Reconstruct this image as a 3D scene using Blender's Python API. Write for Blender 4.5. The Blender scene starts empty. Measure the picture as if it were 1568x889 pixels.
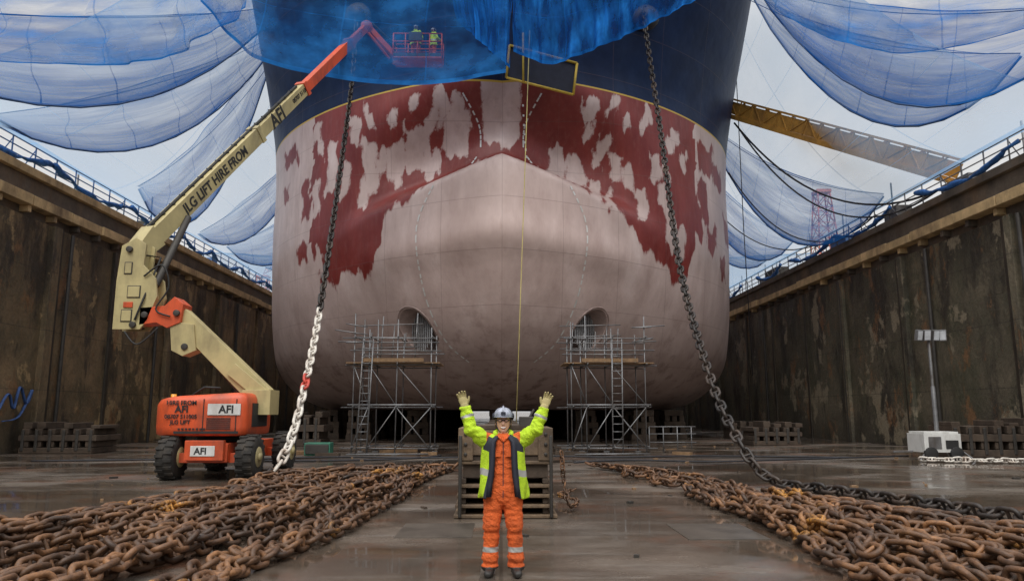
import bpy, bmesh, math, random
import numpy as np
from mathutils import Vector, Matrix
random.seed(7); np.random.seed(7)
R=math.radians
scene=bpy.context.scene
COL=scene.collection

# ------------------------------------------------------------------ materials
def new_mat(name):
    m=bpy.data.materials.new(name); m.use_nodes=True
    nt=m.node_tree; nt.nodes.clear()
    out=nt.nodes.new('ShaderNodeOutputMaterial')
    b=nt.nodes.new('ShaderNodeBsdfPrincipled')
    nt.links.new(b.outputs[0],out.inputs[0])
    return m,nt,b,out
def N(nt,t,**k):
    n=nt.nodes.new(t)
    for a,v in k.items(): setattr(n,a,v)
    return n
def coords(nt,scale=(1,1,1),kind='Object'):
    tc=N(nt,'ShaderNodeTexCoord'); mp=N(nt,'ShaderNodeMapping')
    mp.inputs['Scale'].default_value=scale
    nt.links.new(tc.outputs[kind],mp.inputs[0]); return mp.outputs[0]
def noise(nt,vec,scale,detail=4,rough=.55):
    n=N(nt,'ShaderNodeTexNoise'); n.inputs['Scale'].default_value=scale
    n.inputs['Detail'].default_value=detail; n.inputs['Roughness'].default_value=rough
    nt.links.new(vec,n.inputs['Vector']); return n.outputs[0]
def ramp(nt,fac,stops):
    r=N(nt,'ShaderNodeValToRGB'); e=r.color_ramp.elements
    while len(e)<len(stops): e.new(.5)
    for i,(p,c) in enumerate(stops):
        e[i].position=p
        if not hasattr(c,'__len__'): c=(c,c,c)
        e[i].color=(c[0],c[1],c[2],1)
    nt.links.new(fac,r.inputs[0]); return r.outputs[0]
def mix(nt,fac,a,b,mode='MIX'):
    m=N(nt,'ShaderNodeMix',data_type='RGBA',blend_type=mode)
    for s,v in ((0,fac),(6,a),(7,b)):
        if isinstance(v,(int,float)): m.inputs[s].default_value=v
        elif isinstance(v,tuple): m.inputs[s].default_value=(v[0],v[1],v[2],1)
        else: nt.links.new(v,m.inputs[s])
    return m.outputs[2]
def mth(nt,op,a,b=None,c=None,clamp=False):
    m=N(nt,'ShaderNodeMath',operation=op,use_clamp=clamp)
    for i,v in enumerate((a,b,c)):
        if v is None: continue
        if isinstance(v,(int,float)): m.inputs[i].default_value=v
        else: nt.links.new(v,m.inputs[i])
    return m.outputs[0]
def bump(nt,b,h,s=.3,d=.05):
    n=N(nt,'ShaderNodeBump'); n.inputs['Distance'].default_value=d
    if isinstance(s,(int,float)): n.inputs['Strength'].default_value=s
    else: nt.links.new(s,n.inputs['Strength'])
    nt.links.new(h,n.inputs['Height']); nt.links.new(n.outputs[0],b.inputs['Normal'])
def simple(name,col,rough=.6,metal=0,var=.25,scale=3,bs=.15,dirt=None):
    m,nt,b,o=new_mat(name)
    v=coords(nt); n=noise(nt,v,scale,5,.65)
    lo=tuple(c*(1-var) for c in col); hi=tuple(min(1,c*(1+var)) for c in col)
    c=ramp(nt,n,[(.3,lo),(.7,hi)])
    if dirt:
        n2=noise(nt,coords(nt,(1,1,.35)),scale*.6,6,.7)
        c=mix(nt,ramp(nt,n2,[(.48,0),(.72,dirt[1])]),c,dirt[0])
    nt.links.new(c,b.inputs['Base Color'])
    b.inputs['Roughness'].default_value=rough; b.inputs['Metallic'].default_value=metal
    if bs: bump(nt,b,noise(nt,v,scale*8,4),bs,.02)
    return m

M={}
M['orange']=simple('lift_orange_paint',(.60,.085,.024),.45,0,.15,2,.03,((.10,.045,.03),.75))
M['cream']=simple('lift_cream_paint',(.44,.37,.18),.5,0,.14,1.5,.03,((.13,.10,.06),.75))
M['black']=simple('black_rubber',(.018,.018,.018),.7)
M['tyre']=simple('tyre_rubber',(.022,.02,.018),.85,0,.4,6,.4,((.09,.07,.05),.6))
M['white']=simple('white_paint',(.62,.62,.6),.5,0,.1,2,.03,((.25,.22,.18),.6))
M['steel']=simple('galvanised_steel',(.19,.19,.195),.5,.5,.3,3,.1,((.08,.055,.035),.7))
M['dsteel']=simple('dark_steel',(.05,.045,.04),.6,.3)
M['plank']=simple('scaffold_plank',(.20,.12,.06),.8,0,.35,5)
M['timber']=simple('old_timber',(.055,.037,.025),.85,0,.5,2.5,.5,((.11,.085,.062),.5))
M['castblock']=simple('cast_block',(.15,.10,.058),.7,0,.45,2.5,.5,((.035,.022,.015),.85))
M['yellow']=simple('yellow_paint',(.62,.42,.05),.5)
M['gangway']=simple('gangway_yellow',(.40,.21,.04),.6,0,.25,2,.1,((.14,.07,.03),.7))
M['red']=simple('crane_red',(.50,.17,.13),.6)
M['bluepaint']=simple('blue_rail_paint',(.05,.14,.34),.5)
M['skin']=simple('skin',(.60,.34,.25),.5,0,.08,8,.05)
M['hivis']=simple('hi_vis_yellow',(.48,.70,.02),.75,0,.22,9,.7)
M['coverall']=simple('orange_coverall',(.66,.115,.02),.8,0,.28,9,.9,((.25,.05,.015),.45))
M['lining']=simple('jacket_lining',(.02,.022,.035),.8)
M['reflect']=simple('reflective_tape',(.42,.42,.40),.4,.2,.1)
M['glove']=simple('work_glove',(.38,.32,.15),.8)
M['boot']=simple('black_boot',(.02,.018,.016),.5)
M['helmet']=simple('helmet_shell',(.28,.30,.36),.3,0,.6,22)
M['amber']=simple('amber_lens',(.85,.35,.03),.2)
M['rope']=simple('yellow_rope',(.5,.42,.16),.8)
M['cable']=simple('cable',(.02,.02,.025),.7)
M['net_rope']=simple('net_rope',(.05,.11,.25),.8)
M['green']=simple('green_box',(.03,.14,.09),.6)
M['glass']=simple('flood_glass',(.5,.52,.55),.15)
M['bundle']=simple('bundled_net',(.03,.13,.38),.85,0,.6,5,.8)

# ---------------------------------------------------------------- mesh builder
class MB:
    def __init__(s): s.v=[]; s.f=[]; s.m=[]; s.sm=[]
    def add(s,vs,fs,mi=0,smooth=False):
        o=len(s.v); s.v.extend([tuple(x) for x in vs])
        for f in fs: s.f.append(tuple(i+o for i in f)); s.m.append(mi); s.sm.append(smooth)
    def box(s,c,d,mi=0,rot=None):
        vs=[]
        for x in (-.5,.5):
            for y in (-.5,.5):
                for z in (-.5,.5):
                    p=Vector((x*d[0],y*d[1],z*d[2]))
                    if rot is not None: p=rot@p
                    vs.append(p+Vector(c))
        s.add(vs,[(0,1,3,2),(4,6,7,5),(0,4,5,1),(2,3,7,6),(0,2,6,4),(1,5,7,3)],mi)
    def bx(s,x0,x1,y0,y1,z0,z1,mi=0): s.box(((x0+x1)/2,(y0+y1)/2,(z0+z1)/2),(abs(x1-x0),abs(y1-y0),abs(z1-z0)),mi)
    def frame(s,d,up=None):
        d=Vector(d).normalized(); u=Vector(up) if up is not None else (Vector((0,0,1)) if abs(d.z)<.98 else Vector((0,1,0)))
        side=d.cross(u).normalized(); u=side.cross(d).normalized(); return d,side,u
    def beam(s,p0,p1,w,h,mi=0,w1=None,h1=None):
        p0=Vector(p0);p1=Vector(p1);d,sd,u=s.frame(p1-p0); w1=w if w1 is None else w1; h1=h if h1 is None else h1
        vs=[]
        for p,ww,hh in ((p0,w,h),(p1,w1,h1)):
            for a,b in ((-1,-1),(1,-1),(1,1),(-1,1)): vs.append(p+sd*a*ww/2+u*b*hh/2)
        s.add(vs,[(0,1,2,3),(7,6,5,4),(0,4,5,1),(1,5,6,2),(2,6,7,3),(3,7,4,0)],mi)
    def tube(s,pts,r,n=8,mi=0,sq=1.0,caps=True):
        pts=[Vector(p) for p in pts]
        if not hasattr(r,'__len__'): r=[r]*len(pts)
        rings=[]; pu=None
        for i,p in enumerate(pts):
            a=pts[max(i-1,0)]; b=pts[min(i+1,len(pts)-1)]
            d=(b-a).normalized()
            if pu is None:
                _,sd,u=s.frame(d)
            else:
                sd=d.cross(pu)
                if sd.length<1e-4: _,sd,u=s.frame(d)
                sd.normalize(); u=sd.cross(d).normalized()
            pu=u
            rr=r[i]
            rings.append([p+sd*math.cos(t)*rr+u*math.sin(t)*rr*sq for t in [2*math.pi*k/n for k in range(n)]])
        s.rings(rings,mi,caps)
    def rings(s,rings,mi=0,caps=True):
        n=len(rings[0]); vs=[v for r in rings for v in r]; fs=[]
        for i in range(len(rings)-1):
            for k in range(n):
                k2=(k+1)%n; fs.append((i*n+k,i*n+k2,(i+1)*n+k2,(i+1)*n+k))
        if caps:
            fs.append(tuple(range(n))[::-1]); fs.append(tuple((len(rings)-1)*n+k for k in range(n)))
        s.add(vs,fs,mi,True)
    def prism(s,poly,y0,y1,mi=0):   # poly in XZ, extruded in Y
        n=len(poly); vs=[(x,y0,z) for x,z in poly]+[(x,y1,z) for x,z in poly]
        fs=[tuple(range(n)),tuple(range(2*n-1,n-1,-1))]
        for k in range(n): fs.append((k,k+n,(k+1)%n+n,(k+1)%n))
        s.add(vs,fs,mi)
    def ell(s,c,r,n=14,m=9,mi=0,rot=None):
        rings=[]
        for i in range(m):
            t=math.pi*(i+.5)/m-math.pi/2
            ring=[]
            for k in range(n):
                a=2*math.pi*k/n
                p=Vector((r[0]*math.cos(t)*math.cos(a),r[1]*math.cos(t)*math.sin(a),r[2]*math.sin(t)))
                if rot is not None: p=rot@p
                ring.append(p+Vector(c))
            rings.append(ring)
        s.rings(rings,mi,True)
    def obj(s,name,mats,parent=None,bevel=0,recalc=True):
        me=bpy.data.meshes.new(name); me.from_pydata(s.v,[],s.f)
        for m in mats: me.materials.append(M[m] if isinstance(m,str) else m)
        me.polygons.foreach_set('material_index',s.m); me.polygons.foreach_set('use_smooth',s.sm)
        if recalc:
            bm=bmesh.new(); bm.from_mesh(me); bmesh.ops.recalc_face_normals(bm,faces=bm.faces); bm.to_mesh(me); bm.free()
        me.update()
        o=bpy.data.objects.new(name,me); COL.objects.link(o)
        if parent: o.parent=parent
        if bevel:
            b=o.modifiers.new('bevel','BEVEL'); b.width=bevel; b.segments=2; b.limit_method='ANGLE'; b.angle_limit=R(40)
        return o
def empty(name,loc=(0,0,0)):
    e=bpy.data.objects.new(name,None); COL.objects.link(e); e.location=loc; e.empty_display_size=.3; return e
def text(name,body,origin,xdir,ydir,size,mat,parent,ext=.004):
    cu=bpy.data.curves.new(name,'FONT'); cu.body=body; cu.size=size; cu.extrude=ext; cu.offset=size*.025
    cu.align_x='LEFT'; cu.align_y='CENTER'
    o=bpy.data.objects.new(name,cu); COL.objects.link(o)
    x=Vector(xdir).normalized(); y=Vector(ydir).normalized(); z=x.cross(y).normalized()
    mt=Matrix((x,y,z)).transposed().to_4x4(); mt.translation=Vector(origin)
    o.matrix_world=mt; cu.materials.append(M[mat]); 
    if parent: o.parent=parent
    return o
def smoothp(pts,n=8):
    out=[]
    P=[Vector(p) for p in pts]
    for i in range(len(P)-1):
        p0=P[max(i-1,0)];p1=P[i];p2=P[i+1];p3=P[min(i+2,len(P)-1)]
        for k in range(n):
            t=k/n; out.append(.5*((2*p1)+(-p0+p2)*t+(2*p0-5*p1+4*p2-p3)*t*t+(-p0+3*p1-3*p2+p3)*t**3))
    out.append(P[-1]); return out
def catenary(a,b,sag,n=20):
    a=Vector(a);b=Vector(b); return [a+(b-a)*(k/n)-Vector((0,0,sag*4*(k/n)*(1-k/n))) for k in range(n+1)]

# ---------------------------------------------------------------- world, sun, camera
SUN_EL,SUN_AZ=R(52),R(190)
w=bpy.data.worlds.new("World"); scene.world=w; w.use_nodes=True
nt=w.node_tree; nt.nodes.clear()
wo=N(nt,'ShaderNodeOutputWorld'); sk=N(nt,'ShaderNodeTexSky',sky_type='NISHITA')
sk.sun_disc=False; sk.sun_elevation=SUN_EL; sk.sun_rotation=SUN_AZ; sk.dust_density=4; sk.air_density=1.5
hs=N(nt,'ShaderNodeHueSaturation'); hs.inputs['Saturation'].default_value=.12
nt.links.new(sk.outputs[0],hs.inputs['Color'])
b1=N(nt,'ShaderNodeBackground'); b1.inputs[1].default_value=.05; nt.links.new(hs.outputs[0],b1.inputs[0])
tc=N(nt,'ShaderNodeTexCoord'); sp=N(nt,'ShaderNodeSeparateXYZ'); nt.links.new(tc.outputs['Generated'],sp.inputs[0])
g=ramp(nt,sp.outputs[2],[(0,(.54,.535,.535)),(.45,(.60,.595,.59)),(.75,(1.5,1.49,1.47)),(1,(2.2,2.18,2.15))])
cl=noise(nt,tc.outputs['Generated'],2.2,5,.55)
g2=mix(nt,1.0,g,ramp(nt,cl,[(.3,.9),(.7,1.06)]),'MULTIPLY')
b2=N(nt,'ShaderNodeBackground'); b2.inputs[1].default_value=.95; nt.links.new(g2,b2.inputs[0])
ad=N(nt,'ShaderNodeAddShader'); nt.links.new(b1.outputs[0],ad.inputs[0]); nt.links.new(b2.outputs[0],ad.inputs[1])
nt.links.new(ad.outputs[0],wo.inputs[0])
sl=bpy.data.lights.new('sun','SUN'); sl.energy=1.4; sl.angle=R(35); sl.color=(1,.98,.94)
so=bpy.data.objects.new('sun',sl); COL.objects.link(so)
sd=Vector((math.sin(SUN_AZ)*math.cos(SUN_EL),math.cos(SUN_AZ)*math.cos(SUN_EL),math.sin(SUN_EL)))
so.rotation_euler=sd.to_track_quat('Z','Y').to_euler(); so.location=(0,-20,60)
cam=bpy.data.cameras.new('camera'); co=bpy.data.objects.new('camera',cam); COL.objects.link(co)
cam.sensor_width=36; cam.lens=26; cam.clip_end=2000; cam.clip_start=.1
co.location=(0,0,1.68); co.rotation_euler=(R(90+9.3),0,R(-.81)); scene.camera=co
scene.view_settings.view_transform='Standard'; scene.view_settings.look='None'; scene.view_settings.exposure=0

# ---------------------------------------------------------------- dock floor
def floor_mat():
    m,nt,b,o=new_mat('wet_dock_concrete')
    v=coords(nt)
    big=noise(nt,v,.13,6,.62); med=noise(nt,coords(nt,(1,1.3,1)),.55,7,.7); fine=noise(nt,v,16,5,.7)
    c=ramp(nt,big,[(.3,(.085,.062,.047)),(.5,(.155,.124,.098)),(.7,(.22,.195,.17))])
    c=mix(nt,ramp(nt,med,[(.42,0),(.66,.65)]),c,(.05,.034,.024))
    silt=noise(nt,coords(nt,(.22,1.3,1)),.9,6,.65)
    c=mix(nt,ramp(nt,silt,[(.55,0),(.66,.5)]),c,(.30,.275,.245))
    rust=noise(nt,v,.42,5,.7)
    c=mix(nt,ramp(nt,rust,[(.52,0),(.68,.75)]),c,(.18,.065,.028))
    c=mix(nt,.35,c,ramp(nt,fine,[(.3,.4),(.7,1.0)]),'MULTIPLY')
    br=N(nt,'ShaderNodeTexBrick'); br.offset=0; br.inputs['Scale'].default_value=1
    br.inputs['Brick Width'].default_value=6.1; br.inputs['Row Height'].default_value=5.3; br.inputs['Mortar Size'].default_value=.022
    br.inputs['Color1'].default_value=(1,1,1,1); br.inputs['Color2'].default_value=(.8,.8,.8,1); br.inputs['Mortar'].default_value=(.35,.35,.35,1)
    nt.links.new(v,br.inputs['Vector'])
    c=mix(nt,.7,c,br.outputs[0],'MULTIPLY')
    wet=noise(nt,coords(nt,(.7,1.2,1)),.28,6,.62)
    wm=ramp(nt,wet,[(.44,1),(.55,0)])
    c=mix(nt,mth(nt,'MULTIPLY',wm,.45),c,(.04,.028,.02))
    nt.links.new(c,b.inputs['Base Color'])
    r=ramp(nt,wet,[(.44,.03),(.50,.13),(.60,.30),(.72,.45)])
    r2=mth(nt,'ADD',r,mth(nt,'MULTIPLY',mth(nt,'MULTIPLY',fine,r),.35))
    nt.links.new(r2,b.inputs['Roughness'])
    h=mth(nt,'ADD',fine,mth(nt,'MULTIPLY',med,1.5))
    bump(nt,b,h,ramp(nt,wet,[(.44,.015),(.56,.30)]),.012)
    b.inputs['Specular IOR Level'].default_value=.65
    return m
mb=MB(); mb.add([(-700,-700,0),(700,-700,0),(700,1500,0),(-700,1500,0)],[(0,1,2,3)])
mb.obj('dock_floor',[floor_mat()])
mb=MB(); 
for k in range(10): mb.bx(-.22,-.06,2+k*1.0,2.97+k*1.0,.0,.006)
mb.bx(2.5,3.6,10.2,11.6,0,.008); mb.bx(-1.45,-.4,10.4,11.7,0,.008)
mb.obj('floor_steel_plate',[simple('plate_steel',(.10,.085,.07),.35,.3,.4,1.5)])
mb=MB(); rng=random.Random(31)
for k in range(150):
    x=rng.uniform(-15,15); y=rng.uniform(9,40)
    s=rng.uniform(.02,.09)
    mb.box((x,y,s*.3),(s*rng.uniform(1,3),s,s*.55),rng.choice([0,1,2]),Matrix.Rotation(rng.uniform(0,3),3,'Z'))
for k in range(14):
    x=rng.choice([-1,1])*rng.uniform(2,9); y=rng.uniform(28,36)
    mb.box((x,y,.07),(rng.uniform(.5,1.8),.18,.12),rng.choice([0,2]),Matrix.Rotation(rng.uniform(-.8,.8),3,'Z'))
mb.obj('floor_debris',['timber','dsteel','plank'])
mb=MB()
for ps in ([(-9,27,.03),(-6,28.2,.03),(-3,27.6,.03),(1.5,28.6,.03),(4,28,.03),(8,28.6,.03),(13,27.5,.03)],[(2.4,25,.03),(4.5,26.2,.03),(7,25.4,.03),(10,26.4,.03),(15.5,28.6,.03)],[(-2.3,29,.03),(-3.5,27,.03),(-7,26,.03),(-11,26.8,.03),(-16,26,.03)]):
    mb.tube(smoothp(ps,8),.03,6,0)
mb.obj('air_hose',['cable'])

# ---------------------------------------------------------------- dock walls
def wall_mat(name,tint,green,lightp):
    m,nt,b,o=new_mat(name)
    v=coords(nt)
    sp=N(nt,'ShaderNodeSeparateXYZ'); nt.links.new(v,sp.inputs[0])
    big=noise(nt,v,.17,8,.72); st=noise(nt,coords(nt,(1,1,.33)),.5,8,.74); f=noise(nt,v,6,6,.8); md=noise(nt,coords(nt,(1,1,.85)),.45,9,.78)
    c=ramp(nt,big,[(.32,tuple(t*.5 for t in tint)),(.5,tint),(.66,tuple(t*1.6 for t in tint))])
    gi=N(nt,'ShaderNodeNewGeometry')
    c=mix(nt,.7,c,ramp(nt,gi.outputs['Random Per Island'],[(0,.65),(1,1.3)]),'MULTIPLY')
    c=mix(nt,ramp(nt,md,[(.42,0),(.60,.75)]),c,green)
    c=mix(nt,ramp(nt,st,[(.50,0),(.60,.85)]),c,(.032,.025,.018))
    top=N(nt,'ShaderNodeMapRange'); top.inputs[1].default_value=6.0; top.inputs[2].default_value=10.2; nt.links.new(sp.outputs[2],top.inputs[0])
    st2=noise(nt,coords(nt,(1,1,.14)),1.1,6,.75)
    c=mix(nt,mth(nt,'MULTIPLY',top.outputs[0],ramp(nt,st2,[(.44,0),(.6,.85)])),c,(.024,.019,.015))
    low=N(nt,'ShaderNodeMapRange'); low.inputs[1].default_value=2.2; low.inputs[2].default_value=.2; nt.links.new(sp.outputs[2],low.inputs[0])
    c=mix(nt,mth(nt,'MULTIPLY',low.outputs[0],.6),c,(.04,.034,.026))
    spn=noise(nt,coords(nt,(1,1,.75)),.33,9,.68)
    c=mix(nt,ramp(nt,spn,[(.57,0),(.60,.85)]),c,lightp)
    spn2=noise(nt,coords(nt,(1,1,.5)),.7,9,.76)
    c=mix(nt,ramp(nt,spn2,[(.56,0),(.62,.7)]),c,(.26,.125,.05))
    fr=mth(nt,'FRACT',mth(nt,'DIVIDE',sp.outputs[2],2.6)); ln=mth(nt,'LESS_THAN',fr,.014)
    c=mix(nt,mth(nt,'MULTIPLY',ln,.5),c,(.03,.025,.02))
    c=mix(nt,.6,c,ramp(nt,f,[(.25,.3),(.75,1.25)]),'MULTIPLY')
    nt.links.new(c,b.inputs['Base Color']); nt.links.new(ramp(nt,md,[(.4,.8),(.65,.45)]),b.inputs['Roughness'])
    bump(nt,b,mth(nt,'ADD',f,mth(nt,'MULTIPLY',spn,4)),.9,.06)
    return m
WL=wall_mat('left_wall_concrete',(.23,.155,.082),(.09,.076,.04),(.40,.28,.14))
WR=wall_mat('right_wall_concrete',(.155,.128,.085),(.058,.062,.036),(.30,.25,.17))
LEDGE=simple('ledge_concrete',(.52,.37,.19),.8,0,.35,1.2,.5,((.09,.055,.035),.8))
DARKC=simple('parapet_concrete',(.10,.082,.065),.85,0,.5,.8,.6,((.20,.12,.06),.6))
STAIN=simple('stained_joint_concrete',(.035,.028,.02),.6,0,.5,1.2,.5,((.08,.055,.03),.5))
QUAY=simple('quay_concrete',(.16,.15,.14),.85,0,.25,.5)
def dock_wall(sx,H,mat,railmat):
    XW=20.2
    mb=MB()
    Y0,Y1=-60,240
    def bxs(x0,x1,y0,y1,z0,z1,mi): mb.bx(sx*x0,sx*x1,y0,y1,z0,z1,mi)
    rng=random.Random(3+sx)
    bxs(XW+.25,XW+3,Y0,Y1,H-2.1,H-1.62,2)
    bxs(XW+.12,XW+3,Y0,Y1,H-1.2,H-.35,2)
    bxs(XW-.12,XW+3,Y0,Y1,H-.35,H,1 if sx<0 else 2)
    y=Y0
    while y<Y1:
        L=rng.uniform(2.2,3.6); d_=rng.uniform(-.05,.06)
        bxs(XW-.32+d_,XW+3,y,y+L-.06,H-1.66,H-1.2-rng.uniform(0,.08),1); y+=L
    y=Y0
    while y<Y1:
        L=rng.uniform(5.2,8.4); d_=rng.uniform(-.04,.04)
        if rng.random()<.4:
            zs_=rng.uniform(4,7.5)
            bxs(XW+d_,XW+3,y,y+L,-.5,zs_,0); bxs(XW+d_+rng.uniform(.02,.07),XW+3,y,y+L,zs_+.01,H-2.1,0)
        else: bxs(XW+d_,XW+3,y,y+L,-.5,H-2.1,0)
        y+=L+.03
        if rng.random()<.6:
            ww=rng.uniform(.35,.6)
            bxs(XW-.22,XW+.1,y-.2,y-.2+ww,-.2,H-2.12,0)
            bxs(XW-.09,XW+.1,y-.19+ww,y+.15+ww,-.2,H-2.14,3)
        else:
            bxs(XW-.08,XW+.1,y-.12,y+.14,-.2,H-2.13,3)
    y=Y0
    while y<Y1:
        bxs(XW-.14,XW+.3,y,y+.22,H-1.95,H-1.665,2 if rng.random()<.6 else 1)
        y+=1.85
    for yy in (27.6,34,43,56,70): 
        mb.tube([(sx*(XW-.16),yy,0),(sx*(XW-.16),yy,H-2.2)],.09,8,4)
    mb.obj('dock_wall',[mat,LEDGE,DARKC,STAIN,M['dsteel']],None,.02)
    rb=MB(); y=5
    while y<170:
        h=H+1.1
        rb.tube([(sx*(XW+.25),y,H-.02),(sx*(XW+.25),y,h)],.035,6,0)
        if rng.random()<.35: rb.tube([(sx*(XW+.25),y,h-.1),(sx*(XW+.9),y,H)],.025,5,0)
        y+=1.55
    for hh in (.4,.75,1.1): rb.tube([(sx*(XW+.25),5,H+hh),(sx*(XW+.25),170,H+hh)],.028,6,0)
    rb.obj('dockside_railing',[railmat])
    nb=MB(); y=18
    while y<120:
        L=rng.uniform(3,9); pts=[];rr=[]
        n=int(L/.35)
        for k in range(n+1):
            t=k/n; pts.append((sx*(XW+.18+rng.uniform(-.06,.06)),y+L*t,H+.75-.55*math.sin(math.pi*t)+rng.uniform(-.05,.05))); rr.append(.05+.13*abs(math.sin(t*9+y))*rng.uniform(.5,1))
        nb.tube(pts,rr,7,0); y+=L+(0 if sx<0 else rng.uniform(0,6))
    nb.obj('lashed_net_bundle',['bundle'])
    q=MB(); q.bx(sx*(XW+3),sx*600,-60,600,0,H-.004,0)
    q.obj('quay_ground',[QUAY])
dock_wall(-1,12.0,WL,'bluepaint')
dock_wall(1,11.5,WR,'steel')
mb=MB()
mb.tube(smoothp([(-20.02,30.0,1.6),(-20.02,30.6,2.4),(-20.02,31.0,1.8),(-20.02,31.3,2.7),(-20.02,31.8,2.0),(-20.02,32.1,2.6),(-20.02,31.4,1.5),(-20.02,30.4,1.3)],8),.07,6,0,.3)
mb.obj('wall_graffiti',[simple('graffiti_paint',(.03,.07,.20),.7,0,.6,4)])
mb=MB(); rng=random.Random(5)
for sx,H in((-1,12.0),(1,11.5)):
    y=20
    while y<110:
        x=sx*(20.2+rng.uniform(.9,2)); s=rng.uniform(.5,1.2)
        mb.bx(x-.4*s,x+.4*s,y,y+s*rng.uniform(.6,2.5),H,H+s*.9,rng.choice([0,1,2]))
        mb.tube([(x,y+s,H),(x,y+s,H+rng.uniform(1.6,2.6))],.05,6,1)
        y+=rng.uniform(3,8)
mb.obj('dockside_equipment',['dsteel','steel','bluepaint'],None,.03)

# ---------------------------------------------------------------- ship
def smooth_tbl(tbl):
    z=np.linspace(tbl[0][0],tbl[-1][0],1500); y=np.interp(z,[a for a,_ in tbl],[b for _,b in tbl])
    dz=z[1]-z[0]; s=.55/dz; k=np.exp(-.5*(np.arange(-int(3*s),int(3*s)+1)/s)**2); k/=k.sum(); p=len(k)//2
    ext=np.concatenate([2*y[0]-y[1:p+1][::-1],y,2*y[-1]-y[-p-1:-1][::-1]])
    return z,np.convolve(ext,k,'valid')
TS=smooth_tbl([(1.8,41.4),(2.4,39.2),(3.2,37.5),(4.5,35.7),(6,34.5),(8,33.5),(10.5,32.9),(13,33.1),(16,34.0),(19,34.8),(22,34.0),(27,31.5),(33,28.5)])
TL=smooth_tbl([(1.8,18.5),(4,19.5),(10,21),(16,20),(20,17.5),(27,13.5),(33,12)])
TE=smooth_tbl([(1.8,.82),(5,.84),(9,.81),(13,.78),(16,.68),(19,.63),(24,.6),(33,.6)])
PX=2.3; BF=15.75; ZK=1.8; ZD=33.
def S(x):
    x=min(1,max(0,x)); return x*x*(3-2*x)
def Bz(z):
    r=3.4
    return BF if z>=ZK+r else BF-r+math.sqrt(max(0,r*r-(ZK+r-z)**2))
def hullY(x,z):
    B=Bz(z); q=min(1,abs(x)/B); e=np.interp(z,*TE)
    t=1-(1-q**(1/e))**(1/PX)
    Y=np.interp(z,*TS)+t*np.interp(z,*TL)
    zs=13.7-.33*abs(x)
    n=2.6*S((z-zs+.2)/1.3)*(1-S((z-zs-1.8)/4.0))*(1-S((abs(x)-2.5)/7))
    kn=-.30*math.exp(-((z-9.8+.1*abs(x))/.9)**2)*(1-S((abs(x)-5)/4))
    return Y+n+kn
ship=empty('ship')
NQ,NZ=120,190
verts=[];faces=[]
zs=[ZK+(ZD-ZK)*(i/(NZ-1))**1.35 for i in range(NZ)]
cols=2*NQ+1+2
for z in zs:
    B=Bz(z)
    row=[]
    for j in range(-NQ,NQ+1):
        x=B*math.sin(j/NQ*math.pi/2); row.append((x,hullY(x,z),z))
    row=[(-B,195,z)]+row+[(B,195,z)]
    verts+=row
for i in range(NZ-1):
    for j in range(cols-1):
        a=i*cols+j; faces.append((a,a+1,a+cols+1,a+cols))
faces.append(tuple(range(cols))[::-1]); faces.append(tuple((NZ-1)*cols+j for j in range(cols)))
faces.append(tuple([i*cols for i in range(NZ)]+[i*cols+cols-1 for i in range(NZ-1,-1,-1)]))
hm=bpy.data.meshes.new('hull'); hm.from_pydata(verts,[],faces)
bm=bmesh.new(); bm.from_mesh(hm); bmesh.ops.recalc_face_normals(bm,faces=bm.faces); bm.to_mesh(hm); bm.free()
hull=bpy.data.objects.new('hull',hm); COL.objects.link(hull)

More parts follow.
